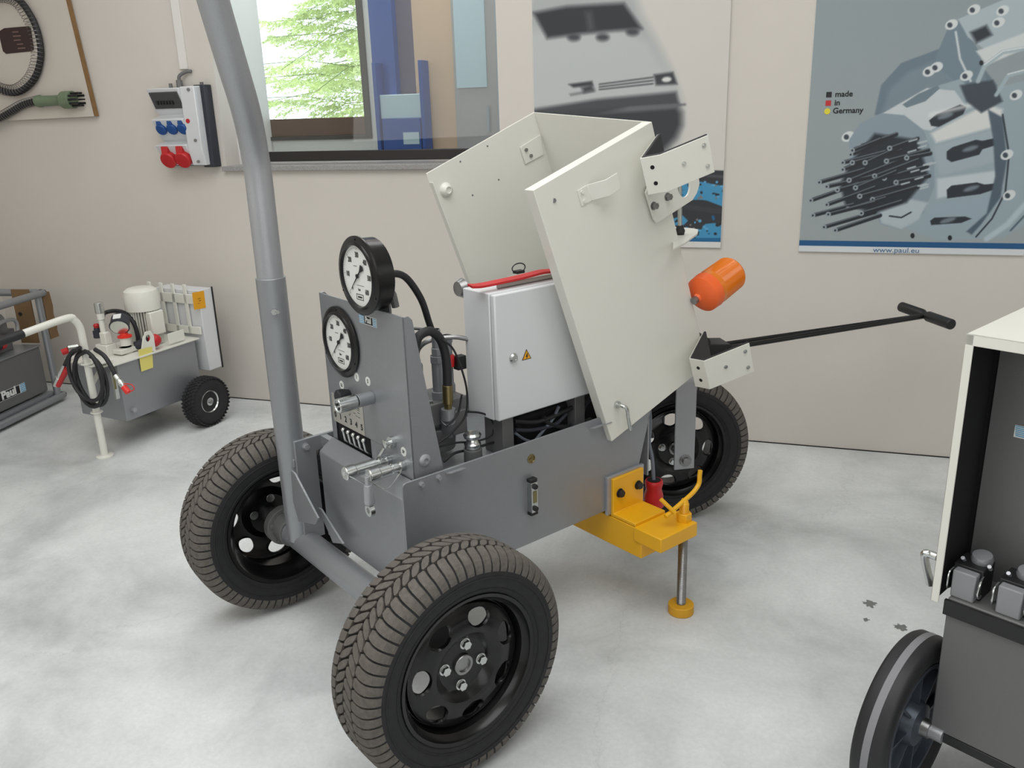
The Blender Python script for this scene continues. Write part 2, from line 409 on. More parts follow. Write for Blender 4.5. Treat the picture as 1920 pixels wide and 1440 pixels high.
# ------------------------------------------------------------------ painted prints (colour per vertex on a fine flat grid)
class Print:
    def __init__(s, x0, x1, z0, z1, y, step, base):
        s.x0, s.x1, s.z0, s.z1, s.y = x0, x1, z0, z1, y
        s.nx = int((x1 - x0) / step) + 1; s.nz = int((z1 - z0) / step) + 1
        gx = np.linspace(x0, x1, s.nx); gz = np.linspace(z0, z1, s.nz); s.GX, s.GZ = np.meshgrid(gx, gz)
        s.c = np.zeros(s.GX.shape + (3,)) + np.array(base, float)

    def pt(s, p):
        q = A(WL, p[0], p[1], 1, s.y); return (q.x, q.z)

    def _mix(s, a, col):
        a = np.clip(a, 0, 1)[..., None]; s.c = s.c * (1 - a) + np.array(col, float) * a

    def sd(s, pts):
        px, pz = s.GX, s.GZ; n = len(pts); d = np.full(px.shape, 1e9); ins = np.zeros(px.shape, bool)
        for i in range(n):
            x1, y1 = pts[i]; x2, y2 = pts[(i + 1) % n]; ex, ey = x2 - x1, y2 - y1
            t = np.clip(((px - x1) * ex + (pz - y1) * ey) / (ex * ex + ey * ey + 1e-12), 0, 1)
            d = np.minimum(d, (px - x1 - t * ex) ** 2 + (pz - y1 - t * ey) ** 2)
            if y1 != y2:
                c = ((y1 > pz) != (y2 > pz)) & (px < (x2 - x1) * (pz - y1) / (y2 - y1) + x1); ins ^= c
        return np.sqrt(d) * np.where(ins, -1, 1)

    def poly(s, pts, col, soft=.003, alpha=1.):
        s._mix(alpha * (.5 - s.sd([s.pt(p) for p in pts]) / soft), col)

    def ell(s, c, rx, ry, ang, col, soft=.003, alpha=1.):
        k = 16; s.poly([(c[0] + rx * cos(t) * cos(ang) - ry * sin(t) * sin(ang), c[1] + rx * cos(t) * sin(ang) + ry * sin(t) * cos(ang)) for t in [2 * pi * i / k for i in range(k)]], col, soft, alpha)

    def line(s, pts, w, col, soft=.002, alpha=1.):
        P = [s.pt(p) for p in pts]; d = np.full(s.GX.shape, 1e9)
        for (x1, y1), (x2, y2) in zip(P[:-1], P[1:]):
            ex, ey = x2 - x1, y2 - y1; t = np.clip(((s.GX - x1) * ex + (s.GZ - y1) * ey) / (ex * ex + ey * ey + 1e-12), 0, 1)
            d = np.minimum(d, (s.GX - x1 - t * ex) ** 2 + (s.GZ - y1 - t * ey) ** 2)
        s._mix(alpha * (.5 - (np.sqrt(d) - w / 2) / soft), col)

    def build(s, name, m, parent):
        n = s.nx * s.nz; co = np.stack([s.GX.ravel(), np.full(n, s.y), s.GZ.ravel()], 1)
        i = np.arange((s.nz - 1) * s.nx).reshape(s.nz - 1, s.nx)[:, :-1].ravel(); f = np.stack([i, i + 1, i + 1 + s.nx, i + s.nx], 1)
        me = bpy.data.meshes.new(name); me.from_pydata(co.tolist(), [], f.tolist()); me.materials.append(m)
        c = np.clip(s.c / 255, 0, 1).reshape(-1, 3); c = np.where(c <= .04045, c / 12.92, ((c + .055) / 1.055) ** 2.4)
        at = me.color_attributes.new('print', 'FLOAT_COLOR', 'POINT'); at.data.foreach_set('color', np.concatenate([c, np.ones((n, 1))], 1).ravel().astype(np.float32))
        o = bpy.data.objects.new(name, me); COL.objects.link(o); o.parent = parent; return o


PM = print_material('poster_print'); PM2 = print_material('banner_print', .7)
# poster of a machine head, right
PX0, PX1, PZ0 = .008, .872, .903
po = thing('poster', WL, 'grey poster of a metal clamping head, lettered www.paul.eu, right of the wall', 'poster')
MB().box((PX0, -.012, PZ0), (PX1, -.0005, 2.15)).build('backing_board', PAPER, po, bevel=.001)
p = Print(PX0 + .001, PX1 - .001, PZ0 + .001, 2.149, -.0125, .0026, (146, 158, 162))
g = (p.GZ - .9) / 1.2; p.c += (np.array([18, 14, 12]) * (1 - g)[..., None] - 8)
LI, MI, DK, VD = (196, 204, 206), (128, 146, 156), (84, 102, 114), (38, 44, 52)
p.poly([(1640, 215), (1652, 160), (1690, 118), (1760, 92), (1830, 110), (1870, 160), (1840, 230), (1700, 235)], (104, 122, 134), .006)
p.poly([(1655, 210), (1668, 168), (1702, 136), (1760, 112), (1810, 128), (1790, 200)], (120, 136, 146), .02)
p.poly([(1755, 105), (1782, 42), (1800, 38), (1838, 100), (1850, 150), (1800, 158), (1760, 130)], (112, 130, 142), .004)
p.poly([(1796, 36), (1880, 0), (1925, -20), (1925, 70), (1850, 95), (1815, 70)], (170, 184, 190), .005)
p.poly([(1818, 60), (1850, 46), (1862, 66), (1830, 82)], VD, .01, .7)
p.poly([(1830, 96), (1925, 60), (1925, 90), (1850, 122)], (206, 212, 212), .008)
p.poly([(1700, 215), (1745, 165), (1800, 148), (1830, 175), (1925, 150), (1925, 420), (1880, 445), (1760, 452), (1700, 430)], (150, 166, 174), .006)
p.poly([(1650, 215), (1738, 165), (1790, 170), (1812, 200), (1745, 245), (1700, 238)], LI, .006)
p.poly([(1745, 250), (1850, 195), (1880, 205), (1875, 235), (1755, 268)], (214, 216, 214), .014)
p.poly([(1750, 275), (1870, 240), (1880, 300), (1762, 330)], (160, 174, 182), .012)
p.poly([(1757, 335), (1880, 318), (1880, 350), (1757, 372)], (192, 202, 206), .012)
p.poly([(1750, 380), (1860, 365), (1840, 415), (1720, 436)], (150, 168, 178), .012)
for q in ([(1692, 196), (1722, 176), (1758, 160), (1762, 166), (1735, 190), (1700, 202)],):
    p.poly(q, (110, 128, 138), .004)
for q in ([(1742, 226), (1756, 214), (1800, 196), (1812, 200), (1806, 214), (1760, 238), (1746, 236)],
          [(1775, 284), (1786, 276), (1830, 262), (1842, 264), (1870, 258), (1874, 270), (1842, 280), (1836, 290), (1784, 304), (1775, 298)],
          [(1775, 356), (1784, 348), (1832, 342), (1846, 346), (1866, 344), (1868, 354), (1838, 364), (1776, 372)],
          [(1744, 414), (1752, 408), (1810, 406), (1822, 410), (1802, 418), (1746, 422)]):
    p.poly(q, VD, .004); cx_ = sum(a for a, b in q) / len(q); cy_ = sum(b for a, b in q) / len(q); p.ell((cx_ - 2, cy_), 16, 5, -.3, (110, 122, 130), .008, .8)
p.line([(1746, 215), (1850, 190)], .012, (230, 232, 230), .02, .9)
p.line([(1820, 152), (1800, 110), (1792, 60)], .008, (196, 204, 206), .004)
p.poly([(1800, 160), (1862, 150), (1880, 190), (1840, 212), (1812, 190)], (58, 68, 78), .01)
p.line([(1925, 90), (1880, 98), (1846, 124), (1834, 152)], .016, (164, 180, 186), .006); p.line([(1925, 88), (1880, 96), (1846, 121)], .004, (222, 226, 226), .004)
p.line([(1925, 132), (1890, 142), (1868, 178)], .014, (160, 178, 184), .006); p.line([(1925, 130), (1890, 139)], .004, (222, 226, 226), .004)
p.poly([(1852, 205), (1880, 220), (1888, 300), (1876, 370), (1840, 420), (1822, 440), (1812, 434), (1850, 400), (1866, 330), (1862, 260)], (78, 94, 106), .008)
p.line([(1880, 215), (1892, 290), (1885, 360), (1860, 410), (1830, 444)], .006, (36, 44, 52), .004)
p.line([(1925, 380), (1890, 420), (1850, 448)], .022, (176, 192, 200), .01); p.line([(1925, 400), (1895, 432)], .006, (70, 86, 98), .006)
for c_ in ((1784, 46), (1872, 42), (1742, 134), (1756, 126), (1812, 142), (1590, 256), (1888, 290), (1892, 366), (1880, 20), (1826, 18), (1905, 178)):
    p.ell(c_, 13, 9, -.5, (210, 216, 216), .004); p.ell((c_[0] - 3, c_[1] + 1), 5, 5, 0, (60, 70, 80), .004)
for c_ in ((1840, 118), (1711, 442), (1781, 446)): p.ell(c_, 4, 5, 0, (24, 28, 34), .002)
p.poly([(1594, 300), (1592, 262), (1612, 232), (1652, 212), (1696, 216), (1732, 244), (1752, 300), (1752, 350), (1732, 400), (1690, 432), (1650, 420), (1630, 360)], (136, 152, 162), .004)
p.poly([(1640, 350), (1700, 372), (1740, 380), (1722, 412), (1690, 430), (1652, 418)], (176, 188, 194), .01)
p.line([(1668, 405), (1690, 408), (1708, 398)], .006, (30, 36, 44), .004)
rnd = random.Random(3)
strands = [(1520, 376, 1610, 344), (1524, 404, 1600, 384), (1545, 426, 1640, 398), (1566, 432, 1650, 404), (1536, 342, 1620, 318), (1550, 350, 1640, 330), (1550, 384, 1640, 352),
           (1580, 318, 1650, 290), (1580, 305, 1660, 285), (1595, 290, 1660, 262), (1612, 275, 1680, 252), (1592, 338, 1690, 300), (1598, 305, 1690, 282), (1570, 356, 1670, 330),
           (1612, 368, 1700, 345), (1636, 374, 1722, 350), (1615, 400, 1690, 378), (1590, 392, 1660, 372), (1553, 402, 1640, 380), (1658, 334, 1738, 312), (1662, 302, 1740, 282),
           (1640, 330, 1722, 300), (1622, 305, 1700, 270), (1680, 342, 1742, 330), (1668, 278, 1720, 260), (1700, 296, 1744, 288), (1598, 282, 1650, 262), (1604, 352, 1680, 322)]
p.poly([(1598, 300), (1640, 250), (1720, 262), (1742, 330), (1700, 380), (1640, 400), (1585, 385), (1575, 345)], (34, 40, 48), .014, .9)
for (a, b, c_, d_) in strands:
    p.line([(a, b), (c_, d_)], .0165, (28, 33, 40), .004); p.line([(a + 3, b - 3), (c_, d_ - 3)], .0035, (140, 150, 156), .004, .8); p.ell((a, b), 5, 5, 0, (150, 160, 166), .004); p.ell((a, b), 2, 2, 0, (30, 36, 44), .003)
for k in range(16):
    a, b = 1690 + rnd.uniform(0, 50), 262 + rnd.uniform(0, 100); p.line([(a, b), (a + 14, b - 4)], .007, (176, 186, 190), .004, .9)
# blue band and white foot
zb = .951; p.c[(p.GZ < zb) & (p.GZ > .93)] = (26, 84, 132); p.c[p.GZ <= .93] = (212, 216, 218)
p.build('print', PM, po)
t = MB(); t.text('www.paul.eu', .030, (.397, -.0135, .9155), X, Z, sx=1.15); t.build('web_address', mat('blue_letter_ink', (70, 110, 150), .5), po)
t = MB()
for k, (wd_, zz) in enumerate((('made', 1.546), ('in', 1.513), ('Germany', 1.4815))): t.text(wd_, .031, (.107 if k < 2 else .103, -.0135, zz), X, Z, bold=.0007, align='LEFT')
t.build('slogan', INK, po)
for k, (cc, zz) in enumerate((((24, 24, 26), 1.546), ((190, 40, 44), 1.513), ((222, 208, 60), 1.481))):
    m_ = mat('flag_%s' % ('black', 'red', 'yellow')[k], cc, .5)
    (MB().box((.073, -.0140, zz - .0105), (.094, -.0126, zz + .0105)) if k < 2 else MB().cyl((.082, -.0126, zz), (.082, -.0142, zz), .012)).build('colour_mark', m_, po)

# banner with a blurred train
BX0, BX1, BZ0 = -1.174, -.322, .912
bo = thing('poster', WL, 'white poster of a blurred train above blue sleepers, behind the open hood', 'poster')
MB().box((BX0, -.012, BZ0), (BX1, -.0005, 2.15)).build('backing_board', PAPER, bo, bevel=.001)
p = Print(BX0 + .001, BX1 - .001, BZ0 + .001, 2.149, -.0125, .003, (208, 204, 198))
p.poly([(1000, -60), (1175, -60), (1205, 30), (1235, 85), (1262, 140), (1278, 190), (1281, 230), (1272, 262), (1250, 290), (1215, 320), (1000, 400), (960, 240), (985, 60)], (172, 176, 176), .05)
p.poly([(985, 60), (1150, 40), (1215, 80), (1262, 150), (1270, 190), (1000, 205), (970, 150)], (186, 190, 190), .05)
p.poly([(1000, 24), (1062, 12), (1170, 6), (1204, 54), (1150, 58), (1086, 64), (1026, 72)], (52, 54, 58), .024)
p.poly([(1096, 22), (1110, 20), (1116, 56), (1102, 60)], (88, 90, 92), .02, .6)
for c_ in ((1076, 70), (1130, 70), (1186, 60)): p.ell(c_, 12, 7, 0, (70, 72, 76), .02)
p.poly([(1066, 158), (1110, 152), (1112, 160), (1075, 164)], (60, 62, 66), .012); p.poly([(1068, 176), (1112, 168), (1114, 172), (1070, 180)], (120, 124, 126), .012)
for k in range(3): p.line([(1124, 158 + 5 * k), (1224, 145 + 6 * k)], .005, (70, 72, 76), .008)
p.poly([(1226, 140), (1262, 135), (1270, 158), (1230, 160)], (64, 66, 70), .014); p.ell((1250, 149), 9, 5, -.1, (220, 220, 218), .01)
p.poly([(1090, 164), (1110, 158), (1115, 170), (1095, 174)], (70, 72, 76), .02)
p.poly([(1000, 205), (1120, 186), (1268, 172), (1274, 196), (1180, 202), (1000, 240)], (74, 76, 80), .02)
p.poly([(1000, 216), (1180, 205), (1270, 198), (1278, 212), (1278, 235), (1268, 258), (1248, 280), (1215, 300), (1000, 330)], (58, 60, 64), .04)
p.line([(1180, 204), (1284, 196)], .008, (104, 106, 110), .01)
p.poly([(1000, 330), (1300, 318), (1360, 320), (1356, 462), (1000, 450)], (50, 52, 56), .004)
for q in ([(1262, 344), (1300, 338), (1362, 350), (1362, 362), (1312, 358), (1262, 356)], [(1262, 362), (1300, 352), (1362, 356), (1362, 384), (1330, 374), (1262, 376)],
          [(1300, 372), (1362, 350), (1362, 390), (1325, 376)], [(1262, 410), (1280, 404), (1290, 414), (1280, 424), (1262, 422)],
          [(1308, 440), (1322, 420), (1340, 418), (1362, 432), (1362, 455), (1300, 455)]):
    p.poly(q, (66, 142, 184), .004)
for k in range(60):
    a, b = rnd.uniform(1262, 1356), rnd.choice((rnd.uniform(340, 372), rnd.uniform(405, 445))); p.ell((a, b), rnd.uniform(1.5, 4), rnd.uniform(1.5, 3), 0, rnd.choice(((40, 42, 46), (120, 118, 116), (90, 160, 200), (30, 96, 140))), .003)
p.line([(1262, 385), (1362, 398)], .02, (58, 60, 64), .006); p.line([(1262, 325), (1362, 332)], .012, (72, 74, 78), .006)
p.poly([(1255, 446), (1362, 446), (1362, 454), (1255, 453)], (32, 100, 146), .003)
p.c[p.GZ < .938] = (214, 213, 208)
p.build('print', PM2, bo)

# ------------------------------------------------------------------ wall board with hose, distribution box
bd = thing('display_board', WL, 'wall board with brown edges holding a coil-wrapped hose, top left', 'board')
BQ = [A(WL, 125, 0, 1, -.03), A(WL, 178, 218, 1, -.03)]
bl = [V((-4.3, -.035, 2.6)), V((BQ[0].x - .03, -.035, 2.6)), V((BQ[0].x, -.035, BQ[0].z)), V((BQ[1].x, -.035, BQ[1].z)), V((-4.3, -.035, BQ[1].z - .008))]
MB().prism(bl, (0, .030, 0)).build('panel', BOARD, bd)
ed = MB(); ed.obox((V(bl[2]) + V(bl[3])) / 2 + V((.005, .012, 0)), (V(bl[3]) - V(bl[2])) / 2 * 1.0, (.0028, 0, 0), (0, .014, 0)); ed.obox((V(bl[1]) + V(bl[2])) / 2 + V((.005, .012, 0)), (V(bl[1]) - V(bl[2])) / 2, (.0028, 0, 0), (0, .014, 0))
ed.build('edge_strip', WOOD, bd)
pq = [A(WL, *k, 1, -.036) for k in ((0, 58), (8, 53), (54, 49), (58, 54), (64, 92), (61, 96), (12, 101), (6, 96), (0, 70))]
MB().prism(pq, (0, -.003, 0)).build('name_plaque', BROWNP, bd, bevel=.001)
tt = MB(); nb = mat('plaque_ink', (120, 96, 90), .5)
for k in range(5):
    c_ = A(WL, 28 + 3 * k, 60 + 7.6 * k, 1, -.040); tt.box(c_ + V((-.006 * (3 + (k % 3)), 0, -.003)), c_ + V((.006 * (3 + (k + 1) % 3), -.0006, .003)))
tt.build('plaque_lettering', nb, bd)


def spring_hose(px, parent, rh, rs, pitch, off=-.011):
    pts = catmull([A(WL, *k, 1, -.036 - rh - .004) for k in px], 14)
    o = MB().tube(pts, rh, 12).build('hose_core', SOFT, parent)
    # helix following the hose
    L = [0]
    for a, b in zip(pts[:-1], pts[1:]): L.append(L[-1] + (b - a).length)
    hp = []; n = int(L[-1] / pitch * 12)
    for k in range(n):
        s_ = L[-1] * k / n; i = max(j for j in range(len(L)) if L[j] <= s_ + 1e-9); i = min(i, len(pts) - 2)
        f_ = (s_ - L[i]) / max(L[i + 1] - L[i], 1e-9); c = pts[i].lerp(pts[i + 1], f_); T = (pts[min(i + 2, len(pts) - 1)] - pts[max(i - 1, 0)]).normalized(); nn = T.cross(Y).normalized()
        t_ = 2 * pi * k / 12; hp.append(c - Y * .012 + nn * off + (nn * cos(t_) + Y * sin(t_)) * rs)
    stuff(MB().tube(hp, .0013, 4).build('coil_spring', STEEL, parent))


hz = thing('coil_wrapped_hose', WL, 'black hose looped inside a wire spring on the wall board', 'hose')
spring_hose([(-60, 70), (-50, 20), (-10, -8), (30, -4), (58, 30), (73, 70), (76, 110), (64, 148), (36, 172), (5, 170), (-30, 150), (-60, 110)], hz, .017, .030, .020)
hz2 = thing('hose_with_green_fitting', WL, 'hose in a wire spring ending in a green fitting', 'hose')
spring_hose([(-60, 250), (-20, 232), (20, 210), (45, 196), (74, 188)], hz2, .017, .025, .017, 0)
ya = -.064
g0, g1 = A(WL, 70, 190, 1, ya), A(WL, 152, 186, 1, ya); gd = (g1 - g0).normalized(); gl = (g1 - g0).length
MB().lathe([(0, .03), (gl * .08, .033), (gl * .12, .027), (gl * .5, .027), (gl * .58, .034), (gl * .62, .045), (gl * .82, .045), (gl * .82, .03), (gl * .84, .03)], g0, gd, 28).build('green_fitting', GREEN, hz2, bevel=.001)
u_, v_, d_ = basis(gd)
for k in range(10):
    t_ = 2 * pi * k / 10; c = g0 + gd * gl * .82 + (u_ * cos(t_) + v_ * sin(t_)) * .033; MB().cyl(c, c + gd * gl * .18, .0055, n=8).build('stud', BLACKM, hz2)

db = thing('distribution_box', WL, 'grey wall box with three blue and two red sockets beside the window', 'socket box')
c0 = A(WL, 378, 156, 1, -.07); x1 = c0.x; 
ztop, zbot = 1.70, 1.315
MB().box((-3.0, -.062, zbot - .012), (-2.935, -.002, ztop + .008)).box((-3.245, -.03, zbot - .005), (-2.95, -.002, ztop)).build('back_shell', CHARC, db, bevel=.004)
# stepped front body: each tier leans forward at its foot
prof = [(-.03, ztop), (-.130, ztop - .005), (-.078, ztop - .115), (-.06, ztop - .135), (-.128, ztop - .155), (-.070, ztop - .25), (-.052, ztop - .265), (-.126, ztop - .282), (-.062, zbot), (-.03, zbot)]
db.location = db.location + WL[1] * .045 - Z * .012
fx0, fx1 = -3.235, -3.045
MB().prism([V((fx0, a, b)) for a, b in prof], (fx1 - fx0, 0, 0)).build('socket_tiers', WHITEG, db, bevel=.003)
MB().prism([V((fx1, -.03, ztop + .004)), V((fx1, -.112, ztop)), V((fx1, -.112, zbot + .08)), V((fx1, -.09, zbot)), V((fx1, -.03, zbot))], (.085, 0, 0)).build('side_housing', WHITEG, db, bevel=.004)
wn_ = MB(); wn_.obox((-3.14, -.106, ztop - .062), (.086, 0, 0), (0, .0185, -.040), (0, .003, .0014)); wn_.build('breaker_window', SMOKE, db, bevel=.003)
sw = MB()
for k in range(6): sw.box((-3.2 + .018 * k, -.112, ztop - .082), (-3.188 + .018 * k, -.098, ztop - .064))
sw.build('breaker_switches', BLACKM, db)
for k in range(3):
    cx = -3.196 + .066 * k; zz = ztop - .198
    s_ = MB(); s_.lathe([(0, .030), (.014, .030), (.020, .025), (.021, 0.0001)], (cx, -.096, zz), (0, -1, -.55), 24); s_.box((cx - .014, -.124, zz + .018), (cx + .014, -.1, zz + .040)); s_.build('blue_socket', BLUE, db, bevel=.002)
for k in range(2):
    cx = -3.178 + .090 * k; zz = zbot + .040
    s_ = MB(); s_.lathe([(0, .042), (.03, .044), (.036, .040), (.038, .0001)], (cx, -.085, zz), (0, -1, -.5), 28); s_.box((cx - .020, -.130, zz + .020), (cx + .018, -.095, zz + .058)); s_.build('red_socket', RED, db, bevel=.002)
    MB().obox((cx - .008, -.1245, zz - .0), (.009, 0, 0), (0, .004, -.008), (0, .001, .0005)).build('socket_label', PAPER, db)
MB().cyl((-3.02, -.112, ztop - .165), (-3.02, -.116, ztop - .165), .011).build('warning_sticker', RED, db)
each([MB().cyl((-2.99, -.112, zz), (-2.99, -.118, zz), .008, n=10) for zz in (ztop - .015, ztop - .26, zbot + .02)], 'cover_screw', STEEL, db)
MB().box((-3.2, -.1085, ztop - .022), (-3.09, -.107, ztop - .010)).build('type_strip', PAPER, db)
each([MB().cyl((a, -.03, ztop), (a, -.03, ztop + .021), .009) for a in (-3.16, -2.97)], 'hinge_pin', GREYD, db)
cg = MB(); cg.cyl((-3.10, -.035, ztop), (-3.10, -.035, ztop + .035), .016, n=6).tube([(-3.10, -.035, ztop + .03), (-3.095, -.033, ztop + .055), (-3.06, -.02, ztop + .075), (-3.035, -.012, ztop + .075)], .009, 10, 6)
cg.build('cable_gland', GREYD, db)
cdt = MB().box((-3.06, -.012, 1.775), (-3.015, -.0005, HT)).build('cable_duct', CEIL, fr=WL, bevel=.002); tag(cdt, 'flat white cable duct running up the wall above the socket box', 'cable duct')


# ------------------------------------------------------------------ car wheel
def car_wheel(parent, R, centre, ang, side, lab, inside_flange=False, bolts=(0, 1, 2, 3), rot=18.6):
    """centre local, axle along local x after rotation ang; side = +1: outer face towards +x"""
    fr = (V(centre), 0, 0, 0, ang)
    def build(mb, name, m, par, **k):
        o = mb.build(name, m, par, **k); return o
    # rim barrel
    pr = [(.078, .181), (.080, .190), (.076, .192), (.068, .188), (.062, .174), (.045, .170), (.02, .158), (-.03, .157), (-.055, .172), (-.068, .186), (-.076, .192), (-.080, .190), (-.078, .180),
          (-.066, .176), (-.050, .165), (-.028, .151), (.022, .152), (.04, .163), (.060, .168), (.070, .178), (.078, .181)]
    w = MB(); vs = []; n = 96
    for a, r in pr:
        for i in range(n): t = 2 * pi * i / n; vs.append((a * side, r * cos(t), r * sin(t)))
    w.add(vs, [(k * n + i, k * n + (i + 1) % n, (k + 1) * n + (i + 1) % n, (k + 1) * n + i) for k in range(len(pr) - 1) for i in range(n)])
    # disc with seven holes
    def depth(r):
        K = [(.0, .044), (.028, .044), (.066, .045), (.074, .054), (.088, .064), (.100, .065), (.125, .061), (.145, .054), (.156, .049), (.160, .036)]
        for (a, b), (c, d) in zip(K[:-1], K[1:]):
            if r <= c: t = (r - a) / (c - a); t = t * t * (3 - 2 * t); return b + (d - b) * t
        return K[-1][1]
    H = 7; ri, ro = .093, .1545
    for h in range(H):
        a0 = radians(rot) + 2 * pi * h / H; half = pi / H; nb = 32; loops = []
        out = []
        for k in range(nb):
            q = k / nb * 4; e = int(q); f_ = q - e
            if e == 0: r, t = ri, -half + 2 * half * f_
            elif e == 1: r, t = ri + (ro - ri) * f_, half
            elif e == 2: r, t = ro, half - 2 * half * f_
            else: r, t = ro - (ro - ri) * f_, -half
            out.append((r, t))
        hole = []
        for (r, t) in out:
            dx, dy = (r - .1235), t * .1235; al = atan2(dy / .029, dx / .0225); hole.append((.1235 + .0225 * cos(al) * (1 - .12 * sin(al) ** 2), .029 * sin(al) * (1 + (0.1 * cos(al))) / .1235))
        for L_ in (0, .35, .7, .88, 1.0, 1.06):
            lp = []
            for (r, t), (r2, t2) in zip(out, hole):
                q = min(L_, 1); rr, tt_ = r + (r2 - r) * q, t + (t2 - t) * q
                d = depth(rr) - (.004 if L_ == 1.0 else 0) - (.009 if L_ > 1 else 0); d = d if side > 0 else d
                lp.append((d * side, rr * cos(a0 + tt_), rr * sin(a0 + tt_)))
            loops.append(lp)
        b = [p_ for lp in loops for p_ in lp]
        w.add(b, [(k * nb + i, k * nb + (i + 1) % nb, (k + 1) * nb + (i + 1) % nb, (k + 1) * nb + i) for k in range(len(loops) - 1) for i in range(nb)])
    n = 56; rs = [.024, .04, .05, .066, .07, .075, .082, .088, .093]; vs = [(depth(r) * side, r * cos(2 * pi * i / n), r * sin(2 * pi * i / n)) for r in rs for i in range(n)]
    w.add(vs, [(k * n + i, k * n + (i + 1) % n, (k + 1) * n + (i + 1) % n, (k + 1) * n + i) for k in range(len(rs) - 1) for i in range(n)])
    rs = [.1545, .1565, .1585, .160, .1605]; vs = [(depth(r) * side, r * cos(2 * pi * i / n), r * sin(2 * pi * i / n)) for r in rs for i in range(n)]
    w.add(vs, [(k * n + i, k * n + (i + 1) % n, (k + 1) * n + (i + 1) % n, (k + 1) * n + i) for k in range(len(rs) - 1) for i in range(n)])
    wh = w.build('wheel', BLACK, parent, ang=28); wh.location = V(centre); wh.rotation_euler = (0, 0, ang)
    # tyre carcass
    c = MB(); pr = [(-.072, .186), (-.080, .196), (-.0875, .215), (-.0885, R - .052), (-.084, R - .034), (-.078, R - .0235), (-.066, R - .0135), (-.045, R - .009), (0, R - .008),
                    (.045, R - .009), (.066, R - .0135), (.078, R - .0235), (.084, R - .034), (.0885, R - .052), (.0875, .215), (.080, .196), (.072, .186)]
    n = 96; vs = [(a, r * cos(2 * pi * i / n), r * sin(2 * pi * i / n)) for a, r in pr for i in range(n)]
    c.add(vs, [(k * n + i, k * n + (i + 1) % n, (k + 1) * n + (i + 1) % n, (k + 1) * n + i) for k in range(len(pr) - 1) for i in range(n)])
    for sx in (-1, 1):       # sidewall rings
        for rr, ww in ((R - .058, .0895), (.204, .0848)):
            c.add([(sx * (ww + (.0012 if k == 1 else 0)), (rr + .002 * (k - 1)) * cos(2 * pi * i / n), (rr + .002 * (k - 1)) * sin(2 * pi * i / n)) for k in range(3) for i in range(n)],
                  [(k * n + i, k * n + (i + 1) % n, (k + 1) * n + (i + 1) % n, (k + 1) * n + i) for k in range(2) for i in range(n)])
    c.build('tyre', RUBBER, wh, ang=60)
    # tread blocks
    def rt(a):
        a = abs(a); K = [(0, 0), (.045, .001), (.060, .0045), (.070, .0095), (.078, .017), (.084, .028), (.0875, .040)]
        for (p_, q_), (s2, t2) in zip(K[:-1], K[1:]):
            if a <= s2: return R - (q_ + (t2 - q_) * (a - p_) / (s2 - p_))
        return R - .042
    t = MB(); NP = 66; pit = 2 * pi / NP
    def block(rows):            # rows: (w, s_centre, half width) along the block
        vs = []
        for (a, s_, hw) in rows:
            for k, (e, dr) in enumerate(((-1, -.010), (-1, -.001), (-.93, 0), (.93, 0), (1, -.001), (1, -.010))):
                th = -(s_ + e * hw) * pit; r = rt(a) + dr; vs.append((a, r * cos(th), r * sin(th)))
        m_ = len(rows); fs = [(i * 6 + k, i * 6 + k + 1, (i + 1) * 6 + k + 1, (i + 1) * 6 + k) for i in range(m_ - 1) for k in range(5)]
        fs += [tuple(range(6))[::-1], tuple(range((m_ - 1) * 6, m_ * 6))]; t.add(vs, fs)
    for i in range(NP):
        for sx in (-1, 1):
            o = i + (0 if sx > 0 else .5)
            block([(sx * a, o + s_, h_) for a, s_, h_ in ((.0362, .10, .30), (.041, .04, .40), (.052, -.08, .41), (.062, -.14, .41), (.070, -.16, .41), (.078, -.16, .41), (.0835, -.15, .40), (.0868, -.14, .38))])
            block([(sx * a, o + s_, h_) for a, s_, h_ in ((.0335, .62, .12), (.030, .72, .32), (.022, .95, .40), (.012, 1.22, .40), (.004, 1.46, .33), (.0010, 1.56, .14))])
    tr = t.build('tread_blocks', TREAD, wh, ang=9); stuff(tr)
    # hub cap ring and wheel bolts
    hb = MB(); hb.lathe([(.02, .026), (.050, .026), (.052, .0245), (.052, .018), (.047, .0175), (.047, .0001)], (0, 0, 0), (side, 0, 0), 32); hb.build('hub_cap', STEEL, wh)
    for k in bolts:
        a = radians(80) + k * pi / 2; c_ = V((side * .044, .053 * cos(a), .053 * sin(a)))
        MB().hexbolt(c_, (side, 0, 0), .0115, .014).build('wheel_bolt', CHROME, wh, bevel=.0006)
    return wh


# ------------------------------------------------------------------ the three-wheeled hydraulic trailer
T = thing('hydraulic_trailer', CA, 'grey three-wheeled hydraulic pump trailer with raised white hood, in the middle', 'trailer')
R1 = .292
car_wheel(T, R1, (.493, 0, R1), 0, 1, '')
car_wheel(T, R1, (-.493, 0, R1), 0, -1, '')
ax = MB(); ax.cyl((-.42, 0, R1), (.42, 0, R1), .040, n=32); ax.build('axle', GREY, T)
for s_ in (-1, 1):
    hf = MB(); hf.cyl((s_ * .415, 0, R1), (s_ * .444, 0, R1), .062, n=32).cyl((s_ * .36, 0, R1), (s_ * .42, 0, R1), .047, n=28)
    for k in range(5):
        a = 2 * pi * k / 5 + .3; hf.cyl((s_ * .408, .05 * cos(a), R1 + .05 * sin(a)), (s_ * .416, .05 * cos(a), R1 + .05 * sin(a)), .007, n=6)
    hf.build('hub_flange', GREYD, T, bevel=.001)
# steered rear wheel and its fork
fo = loc(CA, FK[0]); fa = FK[4] - TH
car_wheel(T, R1, (fo.x, fo.y, R1), fa, 1, '', rot=50, bolts=(0, 1, 2, 3))


def fk(x, y, z): return loc(CA, FK[0] + FK[1] * x + FK[2] * y + Z * z)


